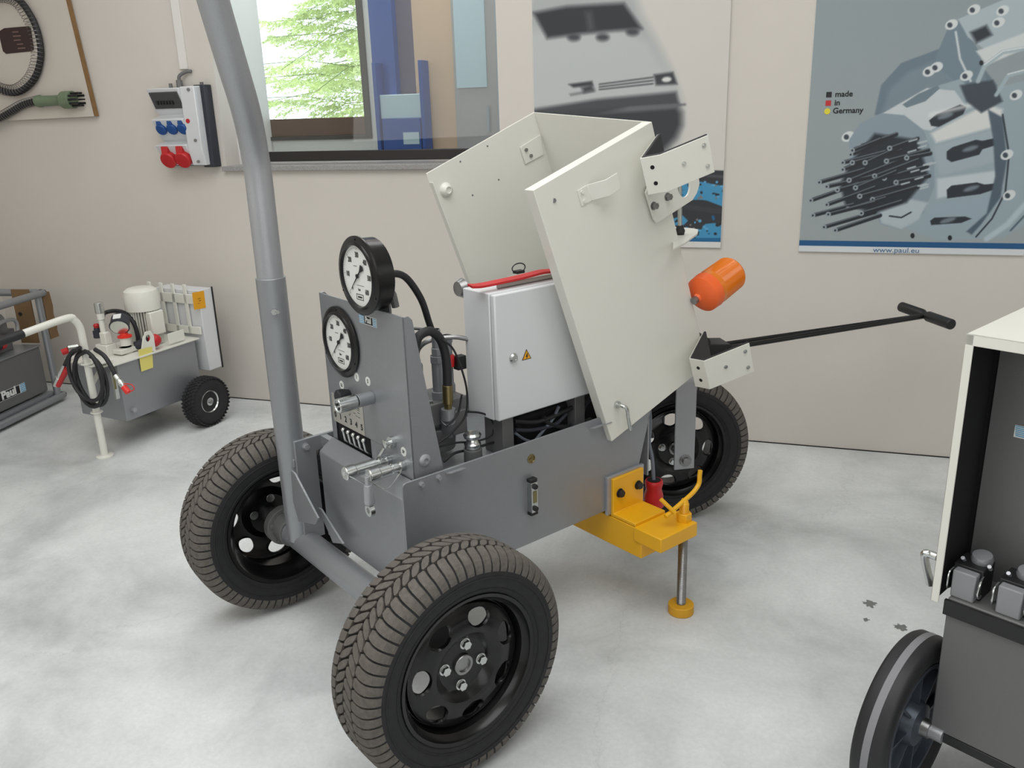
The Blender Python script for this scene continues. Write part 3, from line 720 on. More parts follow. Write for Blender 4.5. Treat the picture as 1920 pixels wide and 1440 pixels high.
FX, FY = (fk(1, 0, 0) - fk(0, 0, 0)), (fk(0, 1, 0) - fk(0, 0, 0))
f = MB()
for s_ in (-1, 1):
    path = [(.165, .258), (.165, .585), (.160, .612), (.145, .630), (.12, .637), (0, .637)]
    inner = [(.155, .258), (.155, .583), (.151, .604), (.141, .619), (.12, .626), (0, .626)]
    o_ = [fk(s_ * a, -.046, b) for a, b in path] + [fk(s_ * a, -.046, b) for a, b in inner[::-1]]
    f.prism(o_, FY * .076)
f.build('fork', GREYL, T, bevel=.0015)
f = MB(); f.cyl(fk(-.19, -.005, R1), fk(.165, -.005, R1), .012, n=18); q = fk(.165, -.005, R1); f.cyl(q, q + FX * .006, .022, n=28).cyl(q + FX * .006, q + FX * .018, .014, n=24); f.build('fork_axle', STEEL, T, bevel=.001)
f = MB(); f.cyl(fk(0, -.008, .637), fk(0, -.008, .72), .035, n=28); f.box((fo.x - .07, .88, .60), (fo.x + .07, fo.y + .06, .655)); f.build('swivel_neck', GREY, T, bevel=.002)
# drawbar with T handle
f = MB()
for s_ in (-1, 1): f.tube([fk(s_ * .030, .10, .655), fk(s_ * .026, .2, .664), fk(s_ * .004, 1.00, .721)], .0095, 12)
db_ = f.build('drawbar', BLACK, T)
f = MB(); f.lathe([(-.155, .0165), (-.152, .020), (-.02, .020), (-.012, .015), (.012, .015), (.02, .020), (.152, .020), (.155, .0165)], fk(0, 1.016, .724), FX, 20); f.build('grip', BLACKM, db_)
f = MB(); f.prism([fk(-.05, y_, z_) for y_, z_ in ((.06, .64), (.20, .645), (.23, .665), (.20, .685), (.12, .69), (.06, .67))], FX * .1); f.cyl(fk(-.06, .1, .70), fk(.06, .1, .70), .02); f.build('drawbar_mount', BLACKM, T, bevel=.003)
f = MB(); f.cyl(fk(.07, .25, .625), fk(.07, .20, .625), .018).hexbolt(fk(.08, .24, .632), (0, 0, 1), .013, .02); f.prism([fk(.04, y_, .612) for y_ in (.12, .26)] + [fk(.1, y_, .612) for y_ in (.26, .12)], Z * .008); f.build('drawbar_stop', STEEL, T, bevel=.001)

# body: tank and side panels
XN, XF = .262, -.20
f = MB(); f.prism([V((XF + .01, a, b)) for a, b in ((.035, .336), (.035, .606), (.050, .618), (.082, .640), (.082, .59), (.93, .59), (.86, .336))], (XN - XF - .015, 0, 0)); f.build('oil_tank', GREY, T, bevel=.003)
sp = [(.036, .336), (.036, .640), (.040, .648), (.048, .651), (.953, .651), (.958, .64), (.942, .584), (.862, .32), (.80, .338)]
f = MB(); f.prism([V((XN - .006, a, b)) for a, b in sp], (.006, 0, 0)); side_near = f.build('side_panel', GREY, T, bevel=.001)
f = MB(); f.prism([V((XF, max(a, .118), b)) for a, b in sp[1:]] + [V((XF, .118, .336))], (.006, 0, 0)); f.build('side_panel', GREY, T, bevel=.001)
f = MB(); f.box((XF, .94, .40), (XN, .946, .60)); f.build('rear_panel', GREY, T)
f = MB(); f.prism([V((XN, a, b)) for a, b in ((.085, .634), (.098, .630), (.098, .638), (.085, .642))], (.01, 0, 0))
each([MB().hexbolt(A(CA, *k, 0, XN), X, .0065, .009) for k in ((790, 908), (822, 895))], 'panel_bolt', GREYL, T)
for (a, b, dy) in ((835, 886, .052), (1104, 802, .075)):
    q = A(CA, a, b, 0, XN); tb = MB(); tb.prism([q + V((0, 0, -.006)), q + V((.022, 0, .002)), q + V((.024, 0, .006)), q + V((0, 0, -.001))], (0, dy, 0)); tb.build('hood_catch', GREYL, T, bevel=.0008)
q = A(CA, 996, 860, 0, XN); f = MB(); f.lathe([(0, .0135), (.002, .0135), (.003, .011), (.001, .010), (.001, .0001)], q, X, 20).box(q + V((0, -.008, -.0015)), q + V((.003, .008, .0015))); f.build('filler_screw', BRASS, T)
# oil level gauge
g0 = A(CA, 1003, 962, 0, XN); lg = MB(); lg.box((XN, .430, .440), (XN + .020, .454, .532)); lgo = lg.build('level_gauge', CHROME, T, bevel=.001)
yb = g0.y
lgo.location = (0, A(CA, 1003, 930, 0, XN + .02).y - .442, A(CA, 1003, 933, 0, XN + .02).z - .486)
MB().box((XN, .429, .532), (XN + .018, .455, .542)).box((XN, .429, .430), (XN + .018, .455, .440)).build('end_cap', BLACKM, lgo, bevel=.002)
MB().box((XN + .018, .436, .470), (XN + .0212, .449, .506)).build('sight_glass', SIGHT, lgo)
for zz in (.452, .520): MB().cyl((XN + .02, .442, zz), (XN + .027, .442, zz), .008, n=6).build('gauge_screw', BLACKM, lgo, bevel=.0006)

# control panel
PY = .085; PL, PR = -.191, .241
f = MB(); f.box((PL, PY, .692), (PR, PY + .004, 1.066)).box((PL, PY, .612), (-.168, PY + .004, .692)).box((.030, PY, .612), (PR, PY + .004, .692))
f.prism([V((PR - .004, a, b)) for a, b in ((PY, 1.066), (.101, 1.066), (.112, 1.055), (.184, .60), (PY, .60))], (.004, 0, 0))
f.prism([V((PL, a, b)) for a, b in ((PY, 1.066), (.101, 1.066), (.112, 1.055), (.184, .60), (PY, .60))], (.004, 0, 0))
f.build('control_panel', GREY, T, bevel=.0012)
q = A(CA, 796, 863, 0, PR); f = MB(); f.lathe([(0, .017), (.003, .017), (.007, .012), (.008, .007), (.004, .0065), (.004, .0001)], q, X, 28); f.build('dome_screw', GREYL, T)
lp = MB(); lq = [A(CA, *k, 1, PY - .001) for k in ((623, 735), (682, 765), (685, 817), (627, 789))]
lp.box((-.172, PY - .002, .694), (.004, PY, .779)); lpo = lp.build('lever_label', LABEL, T, bevel=.0005)
tx = MB()
for k, c in enumerate('012345'): tx.text(c, .024, (-.158 + .030 * k, PY - .0025, .716), X, Z, bold=.0006)
rq = random.Random(5)
for k in range(26):
    a, b = rq.uniform(-.155, -.02), rq.uniform(.735, .772); tx.box((a, PY - .0026, b), (a + rq.uniform(.006, .016), PY - .0022, b + .0011))
tx.build('label_lettering', INK, lpo)
for k in range(5):
    xx = -.103 + .0285 * k; l_ = MB(); l_.tube([(xx, .10, .635), (xx, .078, .655), (xx, .074, .683)], .0042, 10).sphere((xx, .074, .686), .0068, 12, 6); l_.build('valve_lever', CHROME, T)
MB().box((-.17, .092, .612), (.032, .15, .692)).build('valve_block', DARK, T)
# small round marks
for (px_, py_, s_) in ((641, 722, 'S2'), (669, 707, 'I'), (690, 715, 'S'), (757, 847, 'SP')):
    q = A(CA, px_, py_, 1, PY); o_ = MB().cyl(q, q - Y * .0008, .0125, n=28).build('round_mark', PAPER, T)
    MB().text(s_, .015 if len(s_) < 2 else .012, q - Y * .0009, X, Z, bold=.0003).build('mark_lettering', INK, o_)
# brand sign on the control panel
q = A(CA, 690, 601, 1, PY)
sg = MB().box(q + V((-.043, -.001, -.012)), q + V((.043, 0, .012))).build('name_plate', PAPER, T)
t_ = MB()
for k in range(5):
    t_.box(q + V((-.043, -.0016, -.0105 + .0046 * k)), q + V((-.018, -.001, -.0085 + .0046 * k))).box(q + V((.026, -.0016, -.0105 + .0046 * k)), q + V((.042, -.001, -.0085 + .0046 * k)))
t_.build('name_stripes', CYAN, sg)
MB().box(q + V((-.017, -.0015, -.010)), q + V((.024, -.001, .010))).build('name_field', INK, sg)
MB().text('Paul', .021, q + V((.0035, -.0017, .001)), X, Z, bold=.0012, sx=.85).build('name_lettering', PAPER, sg)
# pressure regulator knob and black knob
q = A(CA, 697, 745, 1, PY); r_ = MB(); r_.cyl(q, q - Y * .045, .018, n=28); ro_ = r_.build('regulator', GREY, T, bevel=.001)
MB().cyl(q - Y * .045, q - Y * .051, .015).build('regulator_seal', BLACKM, ro_)
MB().lathe([(0, .0195), (.05, .0195), (.052, .018), (.052, .015), (.049, .014), (.049, .0001)], q - Y * .05, -Y, 32).build('regulator_sleeve', CHROME, ro_)
t_ = MB()
for k in range(3):
    a = 2 * pi * k / 3 + .9; c = q - Y * .1 + V((cos(a), 0, sin(a))) * .008; t_.cyl(c, c - Y * .0008, .0042, n=12)
t_.build('regulator_pins', BLACKM, ro_)
q2 = A(CA, 652, 738, 1, PY); r_ = MB(); r_.lathe([(0, .014), (.02, .020), (.034, .020), (.038, .016), (.038, .0001)], q2 + V((.008, 0, 0)), -Y, 24); r_.build('black_knob', SOFT, T)

# pressure gauges


def gauge(c, stand, lab):
    c = V(c); g_ = MB()
    g_.lathe([(0, .092), (-.045, .090), (-.048, .085), (-.048, .0001)], c, -Y, 56)
    o_ = g_.build('pressure_gauge', BLACK, T, ang=40, label=lab)
    b_ = MB(); b_.lathe([(0, .086), (0, .0985), (.004, .0985), (.006, .096), (.007, .084), (.012, .080), (.013, .077), (.008, .0755), (.004, .0755)], c, -Y, 64)
    for k in range(3):
        a = radians(90 + 120 * k); p_ = c + V((cos(a), 0, sin(a))) * .0905; b_.cyl(p_ - Y * .006, p_ - Y * .0085, .0028, n=10)
    b_.build('bezel', BLACK, o_, ang=40)
    MB().cyl(c - Y * .003, c - Y * .0042, .0765, n=56).build('dial', PAPER, o_)
    m_ = MB(); fy = c - Y * .0046
    for k, num in enumerate(('0', '100', '200', '300', '400', '500', '600')):
        a = radians(225 - 45 * k); m_.text(num, .0185 if k else .012, fy + V((cos(a), 0, sin(a))) * (.052 if k else .048), X, Z, bold=.0005, sx=.62 if k else .8)
    for k in range(61):
        a = radians(225 - 4.5 * k); d_ = V((cos(a), 0, sin(a))); L_ = .006 if k % 10 == 0 else .0035; s__ = V((-sin(a), 0, cos(a))) * (.0006 if k % 10 == 0 else .0003)
        p_ = fy + d_ * .071 - Y * .0002; m_.add([p_ - s__, p_ + s__, p_ + s__ - d_ * L_, p_ - s__ - d_ * L_], [(0, 1, 2, 3)])
    m_.text('bar', .009, fy + V((0, 0, -.034)), X, Z, bold=.0003)
    for a, b, e, h in ((-.017, .017, -.047, -.0455), (-.017, .017, -.060, -.0585), (-.017, -.0155, -.060, -.0455), (.0155, .017, -.060, -.0455), (-.010, .010, -.055, -.051), (-.012, .024, -.0235, -.0228), (-.02, -.004, .0235, .0246)):
        m_.box(fy + V((a, -.0004, e)), fy + V((b, 0, h)))
    m_.build('dial_markings', INK, o_)
    a = radians(225); d_ = V((cos(a), 0, sin(a))); s__ = V((-sin(a), 0, cos(a))); h = c - Y * .007; n_ = MB()
    n_.prism([h + d_ * .064, h + s__ * .0022, h - d_ * .016 + s__ * .002, h - d_ * .033 + s__ * .009, h - d_ * .038, h - d_ * .033 - s__ * .009, h - d_ * .016 - s__ * .002, h - s__ * .0022], -Y * .0008)
    n_.cyl(h, h - Y * .003, .0055, n=16); n_.build('needle', INK, o_)
    return o_


gauge((-.083, PY - .002, .945), 0, 'pressure gauge set in the control panel')
gauge((.105, .055, 1.154), 1, 'pressure gauge standing above the control panel')
f = MB(); f.box((.07, .11, .98), (.14, .116, 1.09)).tube([(.105, .11, 1.10), (.105, .14, 1.10), (.105, .15, 1.06)], .01, 10, 4); f.build('gauge_bracket', GREYD, T)
# quick couplers on the panel


def coupler(base, L_, knurl=True):
    b = V(base); c = MB(); c.lathe([(0, .014), (.014, .014), (.014, .010), (.022, .010), (.022, .0135), (.036, .0135), (.037, .011), (.045, .011), (.045, .0165), (L_ - .03, .0165), (L_ - .028, .0185), (L_ - .002, .0185), (L_, .016), (L_, .006), (L_ - .004, .005), (L_ - .004, .0001)], b, -Y, 26)
    return c


cq = coupler(A(CA, 757, 872, 1, PY), .105).build('coupler', CHROME, T, bevel=.0005)
cq2 = coupler(A(CA, 731, 862, 1, PY), .135).build('coupler', CHROME, T, bevel=.0005)
qe = V((.105, -.085, .66))
f = MB(); b0 = A(CA, 688, 888, 1, -.03)
f.tube([b0 + V((0, 0, -.008)), b0 + V((0, 0, -.03))], .0075, 12); f.lathe([(0, .010), (.010, .012), (.050, .014), (.056, .010)], b0 + V((0, 0, -.03)), -Z, 22)
do_ = f.build('hanging_nipple', GREYL, T, bevel=.0006)
f = MB(); f.lathe([(-.006, .008), (-.006, .016), (.006, .016), (.006, .008), (-.006, .008)], b0 + V((0, 0, -.100)), (0, 1, 0), 22); f.build('split_ring', CHROME, do_)
f = MB()
for (s, e) in (((655, 893), (735, 878)), ((690, 900), (752, 885))):
    p0, p1 = A(CA, *s, 1, -.05), A(CA, *e, 1, .05); f.tube([p0, (p0 + p1) / 2 - Z * .035, p1], .0012, 5, 8)
f.build('retaining_chains', CHROME, T)
q = A(CA, 748, 847, 1, PY); f = MB(); q3 = A(CA, 738, 828, 1, PY); f.cyl(q3, q3 - Y * .012, .016, n=20).cyl(q3 - Y * .012, q3 - Y * .025, .007).lathe([(0, .010), (.004, .012), (.006, .004)], q3 - Y * .025, -Y, 18)
f.tube([q3 - Y * .02, q3 - Y * .03 + V((-.018, 0, -.03)), q3 - Y * .035 + V((-.035, 0, -.06))], .005, 10, 4); f.build('test_port', CHROME, T)
f = MB()
for k in range(2):
    q4 = A(CA, 716 + 12 * k, 852 + 6 * k, 1, PY); f.cyl(q4, q4 - Y * .02, .013, n=6)
f.build('panel_nut', GREY, T)

# push bar: lower socket, upper tube, brackets
PX_, = (-.298,)
f = MB(); f.cyl((PX_, -.004, .30), (PX_, -.004, 1.108), .041, n=36); f.build('push_bar_socket', GREY, T, bevel=.0015)
f = MB(); f.tube([(PX_, -.004, 1.09), (PX_, -.004, 1.25), (PX_, -.004, 1.38), (-.290, -.010, 1.44), (-.262, -.026, 1.50), (-.215, -.055, 1.57), (-.165, -.094, 1.66), (-.110, -.142, 1.79), (-.055, -.19, 1.93), (0.0, -.235, 2.05)], .0365, 32, 6); f.build('push_bar', GREYL, T, ang=80)
f = MB(); f.hexbolt((PX_ + .036, -.02, 1.02), (.9, -.4, 0), .009, .016, False).hexbolt((PX_ - .036, .0, 1.02), (-1, -.1, 0), .009, .016, False).cyl((PX_ - .06, 0, 1.02), (PX_ + .06, -.02, 1.02), .005); f.build('socket_bolt', CHROME, T)
BX = -.252
f = MB(); f.prism([V((BX - .006, a, b)) for a, b in ((-.014, .632), (.115, .632), (.115, .592), (.052, .586), (.052, .31), (-.014, .31))], (.012, 0, 0)); f.box((BX - .04, -.02, .55), (BX, -.012, .575)); brk = f.build('bar_bracket', GREY, T, bevel=.0015)
f = MB(); f.box((BX + .006, .07, .595), (PL, .09, .63)); f.build('bracket_spacer', GREY, T)
for k in ((573, 837), (610, 825)): MB().hexbolt(A(CA, *k, 0, BX + .006), X, .009, .012).build('bracket_bolt', GREYL, brk)
f = MB(); f.prism([A(CA, *k, 1, -.045) for k in ((545, 882), (552, 888), (596, 972), (590, 984), (560, 978), (549, 940))], (0, .006, 0)); f.prism([A(CA, *k, 1, .0) for k in ((596, 952), (602, 956), (634, 1006), (643, 1020), (624, 1018))], (0, .006, 0))
f.build('gusset', GREY, T, bevel=.001)

# electrical box on its posts
EX0, EX1, EY0, EY1, EZ0, EZ1 = .060, .200, .395, .80, .705, 1.066
f = MB(); f.box((EX0, EY0, EZ0), (EX1 - .022, EY1, EZ1)); eb = f.build('control_cabinet', WHITEG, T, bevel=.003)
MB().box((EX1 - .019, EY0 + .001, EZ0 + .002), (EX1, EY1 - .001, EZ1 - .002)).build('cabinet_door', WHITEG, eb, bevel=.004)
q = A(CA, 962, 671, 0, EX1); MB().lathe([(0, .014), (.004, .014), (.009, .010), (.009, .006), (.007, .005), (.007, .0001)], q, X, 24).build('door_lock', CHROME, eb)
tri = [A(CA, *k, 0, EX1) for k in ((986, 650), (975, 680), (1000, 672))]
c = sum(tri, V((0, 0, 0))) / 3; side = .032
tv = [c + V((0, side * sin(a) * .62, side * cos(a) * .62)) for a in (0, 2 * pi / 3, 4 * pi / 3)]
MB().prism([p_ + V((.0004, 0, 0)) for p_ in tv], X * .0006).build('warning_triangle', BLACKM, eb)
MB().prism([c + (p_ - c) * .80 + V((.001, 0, 0)) for p_ in tv], X * .0006).build('triangle_field', NOTEO, eb)
b_ = [(.001, .012), (-.004, -.001), (.000, -.001), (-.002, -.009), (.005, .003), (.001, .003), (.004, .012)]
MB().prism([c + V((.0017, a, z_ * .75 - .001)) for a, z_ in b_], X * .0005).build('lightning_mark', BLACKM, eb)
each([MB().box((.10, .42, .59), (.185, .46, EZ0)), MB().box((.08, .70, .59), (.185, .74, EZ0))], 'cabinet_post', GREYD, T, bevel=.002)
f = MB(); f.lathe([(0, .03), (.006, .028), (.020, .022), (.022, .0001)], A(CA, 868, 540, 1, .50), -Y, 20); f.build('cabinet_lug', STEEL, T)
# breather cap
q = A(CA, 887, 850, 2, .62); q.z = .59
f = MB(); f.cyl(q, q + Z * .045, .026, n=26); bc = f.build('breather', GREYD, T, bevel=.001)
MB().lathe([(.045, .020), (.05, .023), (.06, .024), (.066, .018), (.074, .016), (.078, .023), (.086, .0255), (.092, .020), (.094, .0001)], q, Z, 28).build('breather_cap', CHROME, bc)

# pump, valves and pipework between panel and cabinet
f = MB(); f.lathe([(0, .052), (.04, .055), (.05, .06), (.07, .06), (.075, .045), (.09, .04)], (.03, .30, .61), Z, 28); f.box((-.04, .24, .70), (.09, .37, .765)).box((-.02, .21, .64), (.06, .28, .70)).box((.06, .31, .66), (.10, .36, .73)); f.build('pump', GREYD, T, bevel=.003)
f = MB()
for (x_, y_, a, b, r) in ((.0, .27, .765, .86, .013), (.055, .30, .765, .89, .017), (.02, .36, .765, .93, .014), (-.06, .30, .72, .88, .012), (.055, .30, .89, .965, .012)):
    f.cyl((x_, y_, a), (x_, y_, b), r, n=16).cyl((x_, y_, a), (x_, y_, a + .022), r * 1.35, n=6).cyl((x_, y_, b - .02), (x_, y_, b), r * 1.25, n=6)
f.build('valve_fitting', GREY, T, bevel=.001)
f = MB(); f.tube([(-.10, .26, .70), (-.10, .26, .90), (-.09, .265, .945), (.0, .29, .957), (.055, .30, .955)], .0045, 8, 5); f.tube([(.0, .27, .86), (.0, .275, .90), (.02, .30, .925), (.05, .36, .93), (.07, .40, .92)], .007, 10, 5); f.tube([(-.02, .23, .70), (-.05, .21, .76), (-.04, .24, .80), (0, .27, .80)], .007, 10, 5); f.build('steel_pipe', STEEL, T)
MB().lathe([(0, .012), (.03, .014), (.034, .012)], (.03, .36, .84), Z, 16).build('valve_coil', RED, T)
MB().box((.03, .37, .83), (.055, .40, .87)).build('coil_plug', BLACKM, T, bevel=.002)
each([MB().hexbolt((-.03 + .036 * k, .255, .765), Z, .007, .008) for k in range(4)], 'pump_bolt', CHROME, T)
# hoses
f = MB(); f.tube([(.105, .11, 1.135), (.10, .15, 1.145), (.085, .20, 1.125), (.07, .25, 1.06), (.055, .28, .99), (.05, .295, .95)], .0095, 12, 8); f.build('gauge_hose', SOFT, T)
HP = [(778, 650), (786, 630), (806, 621), (824, 634), (834, 660), (838, 690), (839, 724)]
pts = [A(CA, *k, 0, .12) for k in HP]; f = MB(); f.tube(pts, .0125, 14, 8); f.build('return_hose', SOFT, T)
p0, p1 = A(CA, 839, 722, 0, .12), A(CA, 840, 756, 0, .12)
f = MB(); f.cyl(p0, p1, .0145, n=20); f.cyl(p1, p1 + (p1 - p0) * .3, .0115, n=6); f.build('brass_ferrule', BRASS, T, bevel=.0006)
f = MB(); f.cyl(p1 + (p1 - p0) * .3, p1 + (p1 - p0) * .9, .02, n=18).cyl(p1 + (p1 - p0) * .9, V((.05, .32, .64)), .02); f.build('hose_port', GREY, T)
for pl, r in (([(828, 636), (850, 655), (868, 700), (876, 740), (872, 780), (846, 812), (812, 838)], .003), ([(822, 838), (856, 830), (890, 828), (918, 818), (926, 800), (918, 782), (900, 774), (878, 772)], .003),
              ([(832, 866), (852, 850), (884, 842), (930, 828)], .004), ([(866, 740), (858, 776), (836, 800)], .003)):
    f = MB(); f.tube([A(CA, *k, 0, .14) for k in pl], r, 8, 8); f.build('thin_cable', BLACKM, T)
for pl, r, mm in (([(1048, 762), (1036, 786), (1018, 808), (1002, 828)], .005, CABLE), ([(966, 806), (1000, 806), (1040, 796), (1062, 776)], .006, CHARC), ([(964, 790), (1010, 790), (1060, 770), (1100, 750)], .007, SOFT),
                  ([(1018, 780), (1030, 794), (1066, 800), (1108, 786)], .007, SOFT), ([(966, 812), (984, 824), (1004, 830)], .004, CABLE), ([(1070, 800), (1090, 780), (1096, 760), (1110, 745)], .007, CHARC)):
    f = MB(); f.tube([A(CA, *k, 0, .17) for k in pl], r, 8, 8); f.build('body_cable', mm, T)
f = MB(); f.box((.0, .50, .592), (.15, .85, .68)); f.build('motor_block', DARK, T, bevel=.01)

# ------------------------------------------------------------------ hood, swung open
hA, hB, hC, hD = (.472, 1.335), (.912, 1.487), (1.197, .718), (.759, .572)
XNH, XFH = .281, -.192


def yz(p_, x): return V((x, p_[0], p_[1]))


def lerp2(a, b, t): return (a[0] + (b[0] - a[0]) * t, a[1] + (b[1] - a[1]) * t)


f = MB(); q = [hA, hB, hC, hD]
f.prism([yz(k, XNH - .003) for k in q], X * .003)
hs = V((0, .9448, .3264)).normalized(); ht = V((0, .3264, -.9448)).normalized()
for a, b, nrm in ((hA, hB, ht), (hA, hD, hs)):           # folded return flanges
    p0, p1 = yz(a, XNH - .036), yz(b, XNH - .036); f.prism([p0, p1, p1 + nrm * .003, p0 + nrm * .003], X * .035)
for s_, (a, b) in ((1, (hD, hC)),):
    p0, p1 = yz(a, XNH - .012), yz(b, XNH - .012); f.prism([p0, p1, p1 - ht * .003, p0 - ht * .003], X * .011)
f.prism([yz(k, XFH) for k in ((.463, 1.361), (.885, 1.521), (1.197, .718), (.759, .572))], X * .004)
f.prism([yz((.885, 1.521), XFH), yz((.912, 1.487), XNH), yz(hC, XNH), yz(hC, XFH)], -hs * .003)
f.prism([yz(hA, XFH), yz(hA, XFH + .02), yz(hD, XFH + .02), yz(hD, XFH)], hs * .003)
hood = f.build('hood', WHITE, T, bevel=.004, seg=3)
# bent hose holders with rubber lining


def holder(pxs, lowpx):
    p0 = A(CA, *pxs[0], 0, XNH); pts = [N(CA, *k, ht, p0) for k in pxs]; wdt = .104
    m = MB(); th_ = .003
    def offs(P, d):
        out = []
        for i in range(len(P)):
            a = (P[i] - P[i - 1]).normalized() if i else (P[1] - P[0]).normalized(); b = (P[i + 1] - P[i]).normalized() if i < len(P) - 1 else a
            na, nb = a.cross(ht), b.cross(ht); n = (na + nb).normalized(); out.append(P[i] + n * d / max(n.dot(na), .3))
        return out
    inner = offs(pts, th_); m.prism(pts + inner[::-1], ht * wdt); ho = m.build('hose_holder', WHITE, T, bevel=.001)
    i2 = offs(pts, th_ + .008); r = MB(); r.prism([k - ht * .002 for k in inner + i2[::-1]], ht * (wdt - .006)); r.build('rubber_lining', SOFT, ho, bevel=.002)
    nrm = (pts[3] - pts[2]).cross(ht).normalized(); lg = (pts[3] - pts[2]).normalized(); L_ = (pts[3] - pts[2]).length
    if nrm.x < 0: nrm = -nrm
    for a, b in ((L_ - .018, .022), (L_ - .018, .080), (L_ * .42, .048)):
        c = pts[2] + lg * a + ht * b; MB().cyl(c, c + nrm * .0025, .0062, n=14).cyl(c + nrm * .0025, c + nrm * .005, .0042, n=6).build('holder_screw', CHROME, ho)
    mid = (pts[1] + pts[2]) / 2; n2 = (pts[2] - pts[1]).cross(ht).normalized(); n2 = n2 if n2.y < 0 else -n2
    for b in (.030, .075): MB().cyl(mid + ht * b - n2 * .002, mid + ht * b + n2 * .0006, .0058, n=14).build('holder_hole', DARK, ho)


holder([(1232, 252), (1200, 297), (1238, 290), (1328, 253)], 0)
holder([(1318, 622), (1292, 672), (1320, 677), (1405, 643)], 0)
# lifting plate with a large hole
pl = [A(CA, *k, 0, XNH + .004) for k in ((1212, 366), (1215, 360), (1290, 318), (1298, 322))]
def P2(px_, py_): return A(CA, px_, py_, 0, XNH + .006)
o_ = [(1208, 362), (1212, 350), (1262, 318), (1284, 308), (1298, 312), (1307, 326), (1309, 345), (1304, 362), (1296, 375), (1236, 414), (1228, 418), (1223, 411)]
f = MB(); hc_ = P2(1279, 347); nh = 28
hole = [hc_ + hs * (.027 * cos(2 * pi * k / nh)) + ht * (.036 * sin(2 * pi * k / nh)) for k in range(nh)]
oc = [P2(*k) for k in o_]
# triangulate outline with hole through bmesh
bm = bmesh.new(); vo = [bm.verts.new(p_) for p_ in oc]; vh = [bm.verts.new(p_) for p_ in hole]
es = [bm.edges.new((vo[i], vo[(i + 1) % len(vo)])) for i in range(len(vo))] + [bm.edges.new((vh[i], vh[(i + 1) % nh])) for i in range(nh)]
bmesh.ops.triangle_fill(bm, use_beauty=True, edges=es)
g_ = bmesh.ops.extrude_face_region(bm, geom=bm.faces[:]); bmesh.ops.translate(bm, verts=[e for e in g_['geom'] if isinstance(e, bmesh.types.BMVert)], vec=X * .006)
bm.verts.index_update(); f.add([v.co.copy() for v in bm.verts], [tuple(v.index for v in fc.verts) for fc in bm.faces]); bm.free()
lo = f.build('lifting_plate', WHITE, T, bevel=.0012)
for k in ((1225, 386), (1251, 369)): MB().hexbolt(A(CA, *k, 0, XNH + .012), X, .0095, .014).build('plate_bolt', STEEL, lo)
f = MB(); q = [A(CA, *k, 0, XNH) for k in ((1075, 362), (1083, 355), (1106, 343), (1092, 382), (1084, 388), (1080, 384))]
# z-shaped latch bracket
z0 = A(CA, 1096, 366, 0, XNH)
f = MB(); W_ = .046
zp = [(-.022, .0), (.014, .0), (.018, .002), (.052, .034), (.056, .035), (.098, .035), (.098, .038), (.055, .038), (.050, .036), (.016, .004), (-.022, .003)]
f.prism([z0 + hs * a + X * b - ht * W_ / 2 for a, b in zp], ht * W_); zb_ = f.build('latch_bracket', WHITE, T, bevel=.001)
for s_ in (-1, 1): MB().cyl(z0 - hs * .008 + ht * .013 * s_ + X * .003, z0 - hs * .008 + ht * .013 * s_ + X * .007, .0055, n=14).build('rivet', WHITE, zb_)
MB().cyl(A(CA, 1039, 376, 0, XNH - .002), A(CA, 1039, 376, 0, XNH + .0015), .006, n=16).build('blind_hole', GREYD, hood)
# chrome rod handle
q0 = A(CA, 1156, 758, 0, XNH); q1 = A(CA, 1182, 806, 0, XNH + .03)
f = MB(); f.cyl(q0, q0 + X * .008, .012, n=8); f.tube([q0, q0 + X * .022, q0 + X * .032 + V((0, .010, -.008)), q1.lerp(q0 + X * .03, .5) + V((0, .004, 0)), q1], .0058, 12, 6); f.build('rod_handle', CHROME, T)
# inner fittings of the far side
q = A(CA, 836, 356, 0, XFH + .004); f = MB(); f.lathe([(0, .022), (.004, .022), (.012, .017), (.016, .010), (.012, .009), (.012, .0001)], q, X, 26); f.build('dome_stop', WHITE, T)
for k in ((914, 274), (863, 303), (935, 337), (886, 366)): c = A(CA, *k, 0, XFH + .004); MB().cyl(c, c + X * .0008, .0028, n=10).build('screw_hole', GREYD, hood)
q = [A(CA, *k, 0, XFH + .005) for k in ((974, 276), (1012, 252), (1018, 290), (984, 308))]
f = MB(); f.prism(q, X * .004); hp = f.build('hinge_plate', WHITE, T, bevel=.001)
for k in ((986, 281), (995, 292)): c = A(CA, *k, 0, XFH + .009); MB().cyl(c, c + X * .005, .006, n=6).build('hinge_bolt', STEEL, hp)
# shelf bracket behind the hood with gas spring
q = V((.15, 1.02, 1.20)); f = MB(); sh = [N(CA, *k, Z, (.2, 1.10, 1.14)) for k in ((1262, 425), (1300, 428), (1309, 430), (1308, 437), (1284, 455), (1262, 466))]
f.prism(sh, -Z * .006); f.build('shelf_bracket', WHITE, T, bevel=.001)
c = N(CA, 1275, 440, Z, (.2, 1.10, 1.14)); c2 = c + V((.01, -.02, .16))
MB().cyl(c, c2, .007, n=12).build('gas_spring', CHROME, T); MB().lathe([(0, .013), (.012, .016), (.022, .012), (.03, .010)], c, c2 - c, 16).build('spring_foot', SOFT, T)
